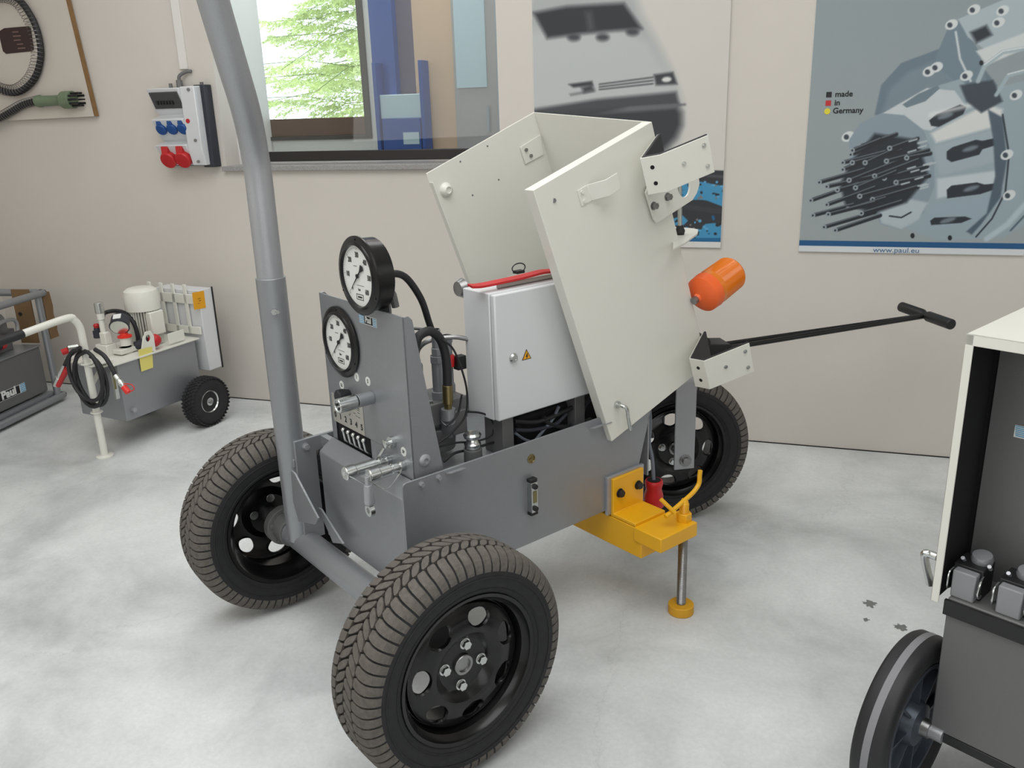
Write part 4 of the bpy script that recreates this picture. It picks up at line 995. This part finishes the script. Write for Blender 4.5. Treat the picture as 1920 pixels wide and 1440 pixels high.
# beacon on the roof of the hood
bb = V((.292, 1.115, .937)); bb = N(CA, 1299, 566, hs, yz(hB, .28)); bdx = hs
u0 = bb + bdx * .003
f = MB(); f.cyl(u0, u0 + bdx * .035, .012, n=16); bk = f.build('beacon', STEEL, T)
MB().lathe([(.014, .012), (.022, .015), (.026, .028), (.034, .047), (.045, .058), (.078, .060), (.078, .0001)], u0, bdx, 48).build('beacon_base', ORANGE, bk)
pr = [(.085, .062)]
for k in range(22): pr += [(.098 + .0042 * k, .0572 - .0001 * k), (.100 + .0042 * k, .0588 - .0001 * k)]
pr = [(.078, .057), (.097, .0575)] + pr[1:] + [(.195, .054), (.197, .047), (.197, .0001)]
MB().lathe(pr, u0, bdx, 48).build('beacon_lens', AMBER, bk, ang=8)
MB().lathe([(.09, .02), (.10, .042), (.175, .042), (.185, .02)], u0, bdx, 24).build('beacon_reflector', AMBERI, bk)
for a, b in ((1307, 527), (1328, 568)):
    pass

# ------------------------------------------------------------------ jack leg (yellow)
f = MB(); f.prism([V((a, .755, b)) for a, b in ((.02, .222), (.398, .222), (.398, .320), (.02, .320))], (0, .145, 0)); f.box((.262, .755, .32), (.272, .905, .445))
j1 = MB(); j1.box((.06, .765, .222), (.40, .905, .318)); ja = j1.build('jack_arm', YELLOW, T, bevel=.003)
MB().box((.372, .760, .275), (.482, .925, .321)).build('jack_block', YELLOW, ja, bevel=.003)
MB().prism([V((a, .765, b)) for a, b in ((.272, .445), (.283, .445), (.283, .331), (.375, .331), (.375, .320), (.272, .320))], (0, .135, 0)).build('angle_bracket', YELLOW, ja, bevel=.002)
MB().box((.262, .750, .325), (.273, .912, .452)).build('weld_plate', GREYL, T, bevel=.001)
for k in ((1162, 924), (1196, 909)): MB().hexbolt(A(CA, *k, 0, .283), X, .012, .014).build('angle_bolt', BLACKM, ja, bevel=.001)
JX, JY = .445, .905
f = MB(); pr = [(.03, .0145)]
n_t = 74
for k in range(n_t): pr += [(.035 + .0033 * k, .0148), (.0366 + .0033 * k, .0134)]
f.lathe(pr, (JX, JY, 0), Z, 18); jsc = f.build('jack_screw', STEEL, T, ang=60)
MB().lathe([(0, .038), (.002, .040), (.029, .040), (.031, .038), (.031, .0001)], (JX, JY, 0), Z, 36).build('foot_pad', YELLOWD, jsc)
f = MB(); f.cyl((JX, JY, .320), (JX, JY, .348), .024, n=6); f.build('jack_nut', YELLOW, jsc, bevel=.002)
pr = [(.346, .0145)]
for k in range(10): pr += [(.347 + .0033 * k, .0148), (.3486 + .0033 * k, .0135)]
MB().lathe(pr + [(.385, .012), (.392, .008)], (JX, JY, 0), Z, 18).build('screw_top', YELLOW, jsc)
f = MB(); p0, p1, p2, p3 = [A(CA, *k, 0, JX) for k in ((1248, 969), (1298, 925), (1310, 908), (1313, 882))]
f.tube([p0, p0.lerp(p1, .5), p1, p2, p2.lerp(p3, .6), p3], .0072, 12, 5); q0, q1 = A(CA, 1239, 936, 0, JX - .02), A(CA, 1266, 962, 0, JX + .012); f.tube([q0, q1], .0066, 12); f.build('crank_rod', YELLOW, jsc)
# hanging plug and cable
q = A(CA, 1226, 900, 1, .98)
f = MB(); f.lathe([(0, .027), (.003, .029), (.012, .030), (.03, .0255), (.05, .031), (.09, .034), (.092, .02)], q + V((0, 0, 0)), -Z, 28); pg = f.build('power_plug', RED, T)
MB().cyl(q + Z * .001, q + Z * .002, .022, n=20).build('plug_mouth', DARK, pg)
c_ = [A(CA, *k, 1, .98) for k in ((1226, 902), (1223, 860), (1217, 830), (1219, 800), (1218, 770), (1212, 740))]
MB().tube([q - Z * .01] + c_[1:], .0062, 12, 6).build('plug_cable', CABLE, T)

# red rimmed pouch on the cabinet
ty = EZ1
po_ = thing('document_pouch', CA, 'red-rimmed pouch with black ring on top of the electrical cabinet', 'pouch')
f = MB(); pts = [N(CA, *k, Z, (0, 0, ty + .006)) for k in ((893, 540), (905, 530), (950, 517), (1035, 505))]
edge = catmull([A(CA, *k, 0, .165) for k in ((886, 541), (905, 540), (940, 533), (985, 523), (1020, 514), (1046, 512))], 5)
vs = []
for k, p_ in enumerate(edge):
    q = V((.165, p_.y, max(p_.z, ty + .004))); vs += [q, q + V((-.022, .0, .004)), q + V((-.022, 0, .010)), q + V((0, 0, .006))]
n = len(edge); f.add(vs, [(4 * i + a, 4 * i + (a + 1) % 4, 4 * i + 4 + (a + 1) % 4, 4 * i + 4 + a) for i in range(n - 1) for a in range(4)] + [(0, 1, 2, 3), (4 * n - 4, 4 * n - 3, 4 * n - 2, 4 * n - 1)])
f.build('rim', RED, po_)
p0 = V((.14, .50, ty + .004)); MB().prism([V((a, b, ty + .001)) for a, b in ((.148, EY0 + .05), (.148, .78), (.07, .78), (.07, EY0 + .16))], Z * .012).build('body', LABEL, po_, bevel=.002)
q = V((.10, A(CA, 973, 520, 0, .10).y, ty + .022)); MB().tube([q + V((0, .024 * cos(a), .015 + .013 * sin(a))) for a in [2 * pi * k / 20 for k in range(21)]], .0018, 6).box(q + V((-.01, -.014, 0)), q + V((.01, .014, .008))).build('ring', SOFT, po_)

# ------------------------------------------------------------------ cabinet machine at right
RX, RZ0, RZH, RTOP = .050, .208, .525, 1.10
M = thing('cabinet_machine', RM, 'grey wheeled machine with white metal hood, cut by the right edge', 'machine')
f = MB(); f.box((RX, 0, RZ0), (RX + .62, .52, RZH + .01)); f.build('lower_tank', GREYD, M, bevel=.003)
f = MB(); f.box((RX - .03, -.012, RZH - .005), (RX - .027, .55, RTOP)); f.box((RX - .03, -.012, RZH - .005), (RX - .014, -.008, RTOP)); f.box((RX - .03, -.012, RTOP - .003), (RX + .65, .55, RTOP)); f.box((RX - .03, -.012, RTOP - .022), (RX + .65, -.008, RTOP)); f.box((RX + .647, -.012, RZH), (RX + .65, .55, RTOP))
f.build('hood', WHITE, M, bevel=.005, seg=3)
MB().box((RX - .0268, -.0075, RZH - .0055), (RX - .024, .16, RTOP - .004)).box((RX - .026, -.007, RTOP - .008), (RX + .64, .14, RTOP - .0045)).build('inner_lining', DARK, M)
f = MB(); f.prism([V((a, .13, b)) for a, b in ((RX - .012, RZH), (RX - .012, 1.045), (RX + .015, 1.065), (RX + .64, 1.065), (RX + .64, RZH))], (0, .005, 0)); f.build('front_plate', GREYD, M)
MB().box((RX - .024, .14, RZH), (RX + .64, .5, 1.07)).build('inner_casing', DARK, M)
MB().box((RX - .004, -.008, RZH - .028), (RX + .63, .0, RZH + .006)).build('tank_lip_shade', BLACKM, M)  # lip blackened to carry the shadow band between hood and tank
f = MB()
for k in range(6):
    q = A(RM, 1904, 799 + 3.6 * k, 1, .129); f.box(q + V((0, -.001, 0)), q + V((.035, 0, .0016)))
f.build('sign_stripes', CYAN, M)
q = A(RM, 1904, 808, 1, .1295); MB().box(q + V((-.002, -.0003, -.013)), q + V((.08, .0, .013))).build('sign_plate', PAPER, M)
for k in range(3):
    xx = RX + .022 + .088 * k; zb = RZH + .010
    cn = MB(); cn.box((xx - .029, .028, zb - .008), (xx + .029, .09, zb + .068)); co = cn.build('connector', BLACKM, M, bevel=.002)
    c2 = MB(); c2.box((xx - .023, .008, zb + .000), (xx + .023, .032, zb + .062)); c2.build('connector_cover', mat('light_grey_cover', (138, 139, 142), .5), co, bevel=.003)
    for s_ in (-1, 1):
        l_ = MB(); l_.tube([(xx + s_ * .029, .03, zb + .012), (xx + s_ * .031, .012, zb + .015), (xx + s_ * .030, .006, zb + .028), (xx + s_ * .031, .012, zb + .05), (xx + s_ * .029, .03, zb + .056)], .0025, 8, 4); l_.build('lock_lever', CHROME, co)
    gl = MB(); gl.lathe([(0, .020), (.01, .022), (.02, .019), (.022, .0001)], (xx + .01, .07, zb + .066), (0, -.2, 1), 20).cyl((xx - .018, .05, zb + .068), (xx - .018, .04, zb + .078), .004).cyl((xx + .034, .05, zb + .068), (xx + .034, .04, zb + .078), .004); gl.build('cable_gland', GREYL, M)
q0 = A(RM, 1757, 1044, 0, RX - .03); f = MB(); q1 = A(RM, 1744, 1094, 0, RX - .055)
f.tube([q0, q0 - X * .014, q0 - X * .024 + V((0, -.002, -.006)), q1], .0085, 14, 6); f.build('rod_handle', CHROME, M)
f = MB(); f.tube([V((.28, .30, RTOP)), V((.28, .30, RTOP + .03)), V((.24, .34, RTOP + .05)), V((.24, .5, RTOP + .05))], .008, 10, 4); f.build('roof_handle', SOFT, M)
f = MB(); f.cyl((-.04, 0, .2), (RX + .03, 0, .2), .016, n=20).cyl((RX + .60, 0, .2), (.70, 0, .2), .016, n=20).cyl((RX, .03, .195), (RX + .62, .03, .195), .012); f.build('axle', GREYL, M)
f = MB(); f.box((RX + .0, -.002, RZ0 - .022), (RX + .62, .03, RZ0)); f.build('base_rail', BLACKM, M, bevel=.002)
for xx in (0, .72):
    w = MB(); w.lathe([(-.030, .150), (-.034, .165), (-.036, .185), (-.033, .195), (-.026, .2), (.026, .2), (.033, .195), (.036, .185), (.034, .165), (.030, .150), (.026, .143), (-.026, .143), (-.030, .150)], (xx, 0, .2), X, 96)
    w.v = w.v; wo = w.build('wheel', SOFT, M, ang=50)
    s_ = MB()
    for e in (-1, 1): pass
    s_.lathe([(-.008, .2002), (-.008, .2008), (.008, .2008), (.008, .2002), (-.008, .2002)], (xx, 0, .2), X, 96); s_.build('tread_stripe', STRIPE, wo)
    r_ = MB(); r_.lathe([(-.028, .143), (.028, .143), (.028, .132), (.010, .126), (.006, .120), (.006, .055), (.03, .048), (.036, .030), (.036, .016), (-.036, .016), (-.036, .03), (-.03, .048), (-.006, .055), (-.006, .12), (-.010, .126), (-.028, .132), (-.028, .143)], (xx, 0, .2), X, 56)
    for k in range(8):
        a = 2 * pi * k / 8; d_ = V((0, cos(a), sin(a))); r_.obox(V((xx, 0, .2)) + d_ * .088, d_ * .042, d_.cross(X) * .003, X * .022)
    r_.build('wheel_hub', BLUEG, wo)
    MB().lathe([(.036, .022), (.052, .020), (.054, .012), (.054, .0001)], (xx, 0, .2), X, 24).build('axle_cap', STEEL, wo)

# ------------------------------------------------------------------ small pump trolley at left
L = thing('pump_trolley', LT, 'small grey pump trolley with white motor and coiled hose, by the wall', 'pump trolley')
TX0, TX1, TY0, TY1, TZ0, TZ1 = -.40, -.082, -.425, .06, .15, .437
f = MB(); f.box((TX0, TY0, TZ0), (TX1, TY1, TZ1)); f.build('tank', GREY, L, bevel=.003)
MB().box((TX0 - .012, TY0 - .03, TZ1), (TX1 + .012, TY1 + .02, TZ1 + .008)).build('top_plate', WHITE, L, bevel=.001)


def pneu(parent, c, R, W_, name='wheel'):
    w = MB(); w.lathe([(-W_ * .3, R * .42), (-W_ * .46, R * .55), (-W_ * .5, R * .75), (-W_ * .42, R * .92), (-W_ * .25, R * .985), (W_ * .25, R * .985), (W_ * .42, R * .92), (W_ * .5, R * .75), (W_ * .46, R * .55), (W_ * .3, R * .42)], c, X, 48)
    o = w.build(name, RUBBER, parent, ang=60); t = MB(); n = 40
    for i in range(n):
        for k in range(5):
            a = 2 * pi * (i + (k % 2) * .5) / n; xx = (-.4 + .2 * k) * W_; rr = R * (1.0 if abs(k - 2) < 2 else .955)
            d_ = V((0, cos(a), sin(a))); s_ = V((0, -sin(a), cos(a))); cc = V(c) + d_ * (rr - .003) + X * xx
            h_ = .5 * 2 * pi * R / n * .84; wx = .1 * W_ * .86
            tl = X * (0 if abs(k - 2) < 2 else 1)
            t.prism([cc + s_ * h_, cc + X * wx * 1.6, cc - s_ * h_, cc - X * wx * 1.6], d_ * .005)
    stuff(t.build('tread_studs', RUBBER, o))
    h = MB(); h.lathe([(-W_ * .3, R * .42), (W_ * .34, R * .46), (W_ * .36, R * .44), (W_ * .30, R * .40), (W_ * .12, R * .34), (W_ * .10, R * .2), (W_ * .35, R * .16), (W_ * .36, R * .08), (W_ * .36, .0001)], c, X, 36); h.build('wheel_hub', CHROME, o)
    return o


pneu(L, (0, 0, .13), .13, .085); pneu(L, (-.49, 0, .13), .13, .085)
MB().cyl((-.53, 0, .13), (.04, 0, .13), .01).build('axle', STEEL, L)
# stand pole and handle
q = A(LT, 197, 856, 2, 0); pxx, pyy = q.x, q.y
f = MB(); f.lathe([(0, .040), (.008, .040), (.010, .036), (.011, .0001)], (pxx, pyy, 0), Z, 36); f.cyl((pxx, pyy, .01), (pxx, pyy, .47), .0165, n=24); f.lathe([(0, .03), (.007, .03)], (pxx, pyy, .465), Z, 12); f.lathe([(0, .028), (.006, .028)], (pxx, pyy, .225), Z, 12)
f.build('stand_pole', WHITE, L, bevel=.001)
gq = A(LT, 42, 626, 0, pxx)
f = MB(); f.tube([(pxx, pyy, .46), (pxx, pyy, .60), (pxx, pyy - .005, .645), (pxx, pyy - .025, .680), (pxx, pyy - .06, .696), (gq.x, gq.y, gq.z + .0)], .0165, 24, 6); f.build('handle', WHITE, L, ang=80)
g2 = A(LT, -40, 655, 0, pxx); MB().tube([gq, g2], .0195, 20).build('grip', SOFT, L)
MB().tube([V((pxx, pyy, .36)), V((pxx - .05, TY0 - .01, .40))], .012, 10).box((TX0 + .05, TY0 - .05, TZ1 - .004), (pxx + .03, TY0, TZ1 + .004)).box((pxx - .05, pyy - .01, .455), (pxx + .045, TY0, .462)).build('pole_strut', WHITE, L, bevel=.001)
# motor
mq = A(LT, 275, 640, 0, -.24); mc = V((-.235, mq.y, 0)); my = -.10
f = MB(); f.cyl((-.235, my, TZ1), (-.235, my, .64), .062, n=32)
for k in range(36):
    a = 2 * pi * k / 36; d_ = V((cos(a), sin(a), 0)); f.obox(V((-.235, my, .545)) + d_ * .068, d_ * .010, d_.cross(Z) * .0016, Z * .095)
mo = f.build('motor', WHITE, L); MB().cyl((-.235, my, .446), (-.235, my, .638), .0665, n=32).build('shaded_motor_core', mat('shadowed_motor_casing', (120, 118, 110), .6), mo)  # darker core colour paints the shade between the cooling fins
MB().lathe([(.625, .084), (.695, .086), (.722, .079), (.734, .062), (.738, .045), (.736, .0001)], (-.235, my, 0), Z, 40).build('fan_cowl', WHITE, mo)
MB().box((-.185, my - .04, .50), (-.145, my + .045, .62)).build('terminal_box', WHITE, mo, bevel=.006)
# switch cabinet behind
f = MB(); f.box((-.36, .10, .26), (-.05, .19, .69)); cb = f.build('switch_cabinet', WHITEG, L, bevel=.003)
MB().box((-.05, .188, .255), (-.044, .194, .695)).build('cabinet_seal', BLACKM, cb)
f = MB()
for k in range(4): f.box((-.40 + .085 * k, .085, .46), (-.378 + .085 * k, .095, .72))
f.box((-.42, .085, .46), (-.06, .095, .50)).box((-.42, .085, .62), (-.06, .095, .67)); f.build('tool_rack', WHITE, L, bevel=.002)
# valves and bits on the plate
f = MB(); vy = -.33
f.box((-.30, vy - .03, TZ1), (-.22, vy + .03, .50)).box((-.27, vy - .02, .50), (-.23, vy + .02, .56)).cyl((-.26, vy, .50), (-.26, vy, .66), .014).cyl((-.26, vy, .62), (-.26, vy, .655), .018).cyl((-.20, vy + .06, TZ1), (-.20, vy + .06, .475), .035).box((-.22, vy, .45), (-.16, vy + .10, .475))
f.build('valve_body', WHITE, L, bevel=.004)
MB().cyl((-.26, vy, .655), (-.26, vy, .705), .021, n=24).build('valve_sleeve', CHROME, L, bevel=.001)
MB().lathe([(0, .022), (.035, .022), (.036, .016), (.05, .014)], (-.33, vy + .02, .52), Z, 20).build('black_knob', CHARC, L)
MB().lathe([(0, .012), (.012, .016), (.02, .01)], (-.33, vy + .02, .57), Z, 16).build('knob_top', RED, L)
q = A(LT, 234, 632, 1, -.28); MB().lathe([(0, .034), (.008, .034), (.012, .02), (.02, .018), (.022, .0001)], q, Z, 24).build('filler_cap', REDB, L)
MB().cyl(q - Z * .04, q, .026, n=24).build('filler_neck', WHITE, L)
q = A(LT, 224, 612, 1, -.30); gd = V((.55, -.70, -.50)).normalized()
f = MB(); f.lathe([(-.055, .040), (-.05, .043), (0, .044), (.004, .047), (.008, .042)], q, gd, 32); gg = f.build('pressure_gauge', CHARC, L, ang=40); MB().lathe([(.0085, .041), (.009, .0001)], q, gd, 32).build('dial', CHROME, gg)
u_, v_, d_ = basis(gd); n_ = (V((.3, -.5, .75)) - gd * V((.3, -.5, .75)).dot(gd)).normalized(); MB().obox(q - gd * .024 + n_ * .0440, gd * .016, gd.cross(n_) * .018, n_ * .0012).build('gauge_label', PAPER, gg)
MB().tube([V((-.26, vy + .01, .63)), A(LT, 196, 587, 1, -.22), A(LT, 214, 583, 1, -.18), A(LT, 234, 587, 1, -.18), A(LT, 250, 604, 1, -.18), A(LT, 258, 628, 1, -.18), A(LT, 259, 640, 1, -.18)], .0105, 12, 6).build('supply_hose', SOFT, L)
q = A(LT, 290, 638, 1, -.17); f = MB(); f.sphere(q, .032, 18, 10); f.build('plug', RED, L); MB().cyl(q - X * .02 + Y * -.02, q + V((-.07, -.06, -.02)), .022).build('plug_body', CHARC, L)
pt = [A(LT, *k, 0, TX1 - .004) for k in ((264, 660), (267, 634), (272, 622), (280, 620), (286, 628), (290, 658))]
f = MB(); nh = 16; hc = A(LT, 276, 634, 0, TX1 - .004)
bm = bmesh.new(); vo = [bm.verts.new(p_) for p_ in pt]; vh = [bm.verts.new(hc + V((0, .016 * cos(2 * pi * k / nh), .018 * sin(2 * pi * k / nh)))) for k in range(nh)]
es = [bm.edges.new((vo[i], vo[(i + 1) % len(vo)])) for i in range(len(vo))] + [bm.edges.new((vh[i], vh[(i + 1) % nh])) for i in range(nh)]
bmesh.ops.triangle_fill(bm, use_beauty=True, edges=es); g_ = bmesh.ops.extrude_face_region(bm, geom=bm.faces[:]); bmesh.ops.translate(bm, verts=[e for e in g_['geom'] if isinstance(e, bmesh.types.BMVert)], vec=X * .008)
bm.verts.index_update(); f.add([v.co.copy() for v in bm.verts], [tuple(v.index for v in fc.verts) for fc in bm.faces]); bm.free(); f.build('lifting_eye', WHITE, L)
q0, q1 = A(LT, 316, 646, 0, TX1 - .01), A(LT, 344, 624, 0, TX1 - .01)
MB().prism([q0, V((q0.x, q0.y, q0.z + .055)), V((q0.x, q1.y, q0.z + .055)), V((q0.x, q1.y, q0.z))], X * .006).build('side_tab', WHITE, L, bevel=.002)
# sight gauge, drain plug, front fittings
f = MB(); f.obox(A(LT, 216, 722, 0, TX1 + .012), (.008, 0, 0), (0, .010, 0), (0, 0, .068)); sg2 = f.build('sight_gauge', CHROME, L, bevel=.002); MB().obox(A(LT, 215, 716, 0, TX1 + .021), (.001, 0, 0), (0, .005, 0), (0, 0, .036)).build('sight_glass', SIGHT, sg2)
q = A(LT, 249, 768, 0, TX1); MB().cyl(q, q + X * .016, .013, n=6).build('drain_plug', GREYL, L)
# coiled hose hanging on the pole
hy = pyy - .03
pts = []
for k in range(84):
    a = 2 * pi * k / 28 + pi / 2; w_ = 1 + .10 * sin(k * .35); c0 = A(LT, 163, 706, 1, hy)
    pts.append(V((c0.x + .098 * w_ * cos(a) * (1 - .03 * (k // 28)), hy - .012 + .012 * (k / 28), c0.z - .012 * (k // 28) + .128 * w_ * sin(a))))
f = MB(); f.tube(pts, .0092, 10); he = [A(LT, *k, 1, hy) for k in ((178, 655), (196, 668), (212, 694), (216, 706))]; f.tube(he, .010, 12, 5); he2 = [A(LT, *k, 1, hy) for k in ((150, 652), (132, 665), (122, 684))]; f.tube(he2, .010, 12, 5)
ch = f.build('coiled_hose', SOFT, fr=LT); tag(ch, 'black hose coiled around the white pole of the pump trolley', 'hose')
p0, p1 = A(LT, 216, 704, 1, hy), A(LT, 232, 725, 1, hy); f = MB(); d_ = (p1 - p0); L_ = d_.length; f.lathe([(0, .011), (L_ * .35, .012), (L_ * .4, .009), (L_ * .5, .009), (L_ * .52, .014), (L_ * .8, .015), (L_, .011)], p0, d_, 18); f.build('steel_end', CHROME, ch)
p2 = A(LT, 241, 736, 1, hy); MB().cyl(p1, p2, .014, n=20).tube([p2, p2 + V((.04, 0, .02)), p2 + V((.03, 0, .04)), p1 + V((-.005, 0, .015))], .0022, 8, 6).build('red_cap', REDB, ch)
p0, p1 = A(LT, 121, 684, 1, hy), A(LT, 104, 722, 1, hy); d_ = p1 - p0; L_ = d_.length; f = MB(); f.lathe([(0, .010), (L_ * .3, .010), (L_ * .35, .012), (L_ * .6, .012), (L_ * .62, .015), (L_, .014)], p0, d_, 18); f.build('steel_end', CHROME, ch)
MB().cyl(p0 + V((.012, 0, -.02)), p1 + V((.02, 0, 0)), .012).build('red_cap', RED, ch)
f = MB(); q = A(LT, 146, 650, 1, TY0 - .02); f.cyl(q, q - Y * .04 - X * .02, .016, n=18); f.build('outlet', CHROME, L); MB().cyl(q + V((-.03, -.03, -.012)), q + V((-.05, -.05, -.02)), .015).build('outlet_cap', RED, L)
# sticky notes
nq = [A(LT, *k, 0, TX1 + .006) for k in ((259, 656), (285, 650), (287, 689), (265, 697))]
nt_ = tag(MB().prism(nq, X * .0005).build('sticky_note', NOTE, fr=LT), 'pale yellow sticky note on the side of the trolley tank', 'note')
nq = [A(LT, *k, 0, -.0485) for k in ((360, 549), (382, 545), (386, 577), (364, 581))]
nt2 = tag(MB().prism(nq, X * .0005).build('sticky_note', NOTEO, fr=LT), 'orange sticky note on the pale switch cabinet', 'note')
c = (nq[0] + nq[2]) / 2 + X * .0008
f = MB(); f.box(c + V((0, -.008, .008)), c + V((.0003, .012, .0105))).box(c + V((0, -.002, -.004)), c + V((.0003, .012, -.001))).box(c + V((0, -.012, -.016)), c + V((.0003, .002, -.014))); f.build('handwriting', FRAMEB, nt2)

# ------------------------------------------------------------------ tube framed machine at far left
Bm = thing('framed_power_pack', BM, 'grey power pack in a tubular frame at the left edge', 'power pack')
zt, r = .635, .020; BW, BD = -.62, -.95
f = MB()
f.tube([(BW, .0, zt), (-.05, .0, zt), (-.015, -.008, zt), (0, -.03, zt), (0, -.08, zt), (0, BD, zt)], r, 14, 5)
f.tube([(BW, .0, .035), (-.05, .0, .035), (-.015, -.008, .035), (0, -.03, .035), (0, -.08, .035), (0, BD, .035)], r, 14, 5)
f.cyl((-.012, -.03, .035), (-.012, -.03, zt), r * .95, n=18).cyl((BW, 0, .035), (BW, 0, zt), r).cyl((0, BD, .035), (0, BD, zt), r)
f.build('tube_frame', GREY, Bm, ang=60)
f = MB(); f.box((BW + .04, BD + .05, .085), (-.035, -.07, .345)); f.build('tank', GREYD, Bm, bevel=.004)
f = MB(); f.box((BW + .04, BD + .05, .345), (-.03, -.065, .352)); f.build('tank_lid', GREY, Bm)
f = MB(); f.box((-.06, BD, .05), (-.02, -.06, .075)); f.build('base_rail', GREY, Bm)
# name sign on the tank
q = A(BM, 24, 735, 0, -.034); q1 = A(BM, 47, 722, 0, -.034)
sg = MB().box((-.0345, q1.y - .40, q.z - .024), (-.0335, q1.y, q.z + .024)).build('name_plate', PAPER, Bm)
MB().box((-.034, q1.y - .36, q.z - .022), (-.0330, q1.y - .045, q.z + .022)).build('name_field', INK, sg)
t_ = MB()
for k in range(5): t_.box((-.034, q1.y - .040, q.z - .021 + .0095 * k), (-.0328, q1.y, q.z - .016 + .0095 * k))
t_.build('name_stripes', CYAN, sg)
MB().text('Paul', .058, V((-.0328, q1.y - .128, q.z + .003)), Y, Z, bold=.003, sx=1.15).build('name_lettering', PAPER, sg)
f = MB(); f.box((-.35, -.55, .352), (-.12, -.16, .42)).cyl((-.30, -.50, .50), (-.12, -.20, .50), .06, n=24).box((-.30, -.42, .42), (-.10, -.15, .47)).cyl((-.32, -.6, .56), (-.1, -.25, .58), .035, n=20); f.build('engine_block', GREYD, Bm, bevel=.004)
f = MB(); f.tube([(-.06, -.32, .44), (-.06, -.33, .50), (-.06, -.29, .53), (-.06, -.20, .53), (-.06, -.17, .50), (-.06, -.18, .44)], .010, 10, 5); f.build('loop_handle', GREYL, Bm)
f = MB(); f.sphere((-.10, -.42, .40), .05, 18, 10).cyl((-.10, -.42, .40), (-.08, -.30, .42), .032); f.build('power_inlet', CHARC, Bm); MB().cyl((-.08, -.31, .42), (-.076, -.285, .422), .034, n=24).build('inlet_ring', RED, Bm)
cbx = thing('cardboard_sleeve', BM, 'brown cardboard strips standing behind the tube frame post', 'cardboard')
f = MB(); f.box((-.17, -.035, .353), (-.06, -.028, .66)); f.build('panel', CARD, cbx)
f = MB(); f.prism([V((-.005, a, b)) for a, b in ((-.01, .37), (.06, .37), (.055, .41), (.062, .44), (.05, .50), (.058, .55), (.05, .63), (-.01, .65))], X * .006); f.build('torn_flap', CARD, cbx)
MB().cyl((-.14, -.0355, .52), (-.14, -.0365, .52), .012).build('punched_hole', BLACKM, cbx)

# floor stains beside the cabinet machine: thin dried oil spots
def spot(cx_, cy_, r_, seed, lab):
    q = A(WL, cx_, cy_, 2, 0); rr = random.Random(seed); n = 22; p_ = [q + V((cos(2 * pi * k / n), sin(2 * pi * k / n), 0)) * r_ * rr.uniform(.55, 1.2) + Z * .0002 for k in range(n)]
    o = MB().prism(p_, Z * .0002).build('oil_stain', mat('dried_oil', (116, 117, 116), .6, 0, .1, 80), fr=WL); tag(o, lab, 'stain')


spot(1631, 1132, .022, 1, 'largest dark stain on the floor, near the cabinet machine')
spot(1624, 1162, .010, 2, 'smallest dark stain on the floor, below the largest')
spot(1690, 1176, .020, 3, 'dark stain on the floor touching the solid wheel')
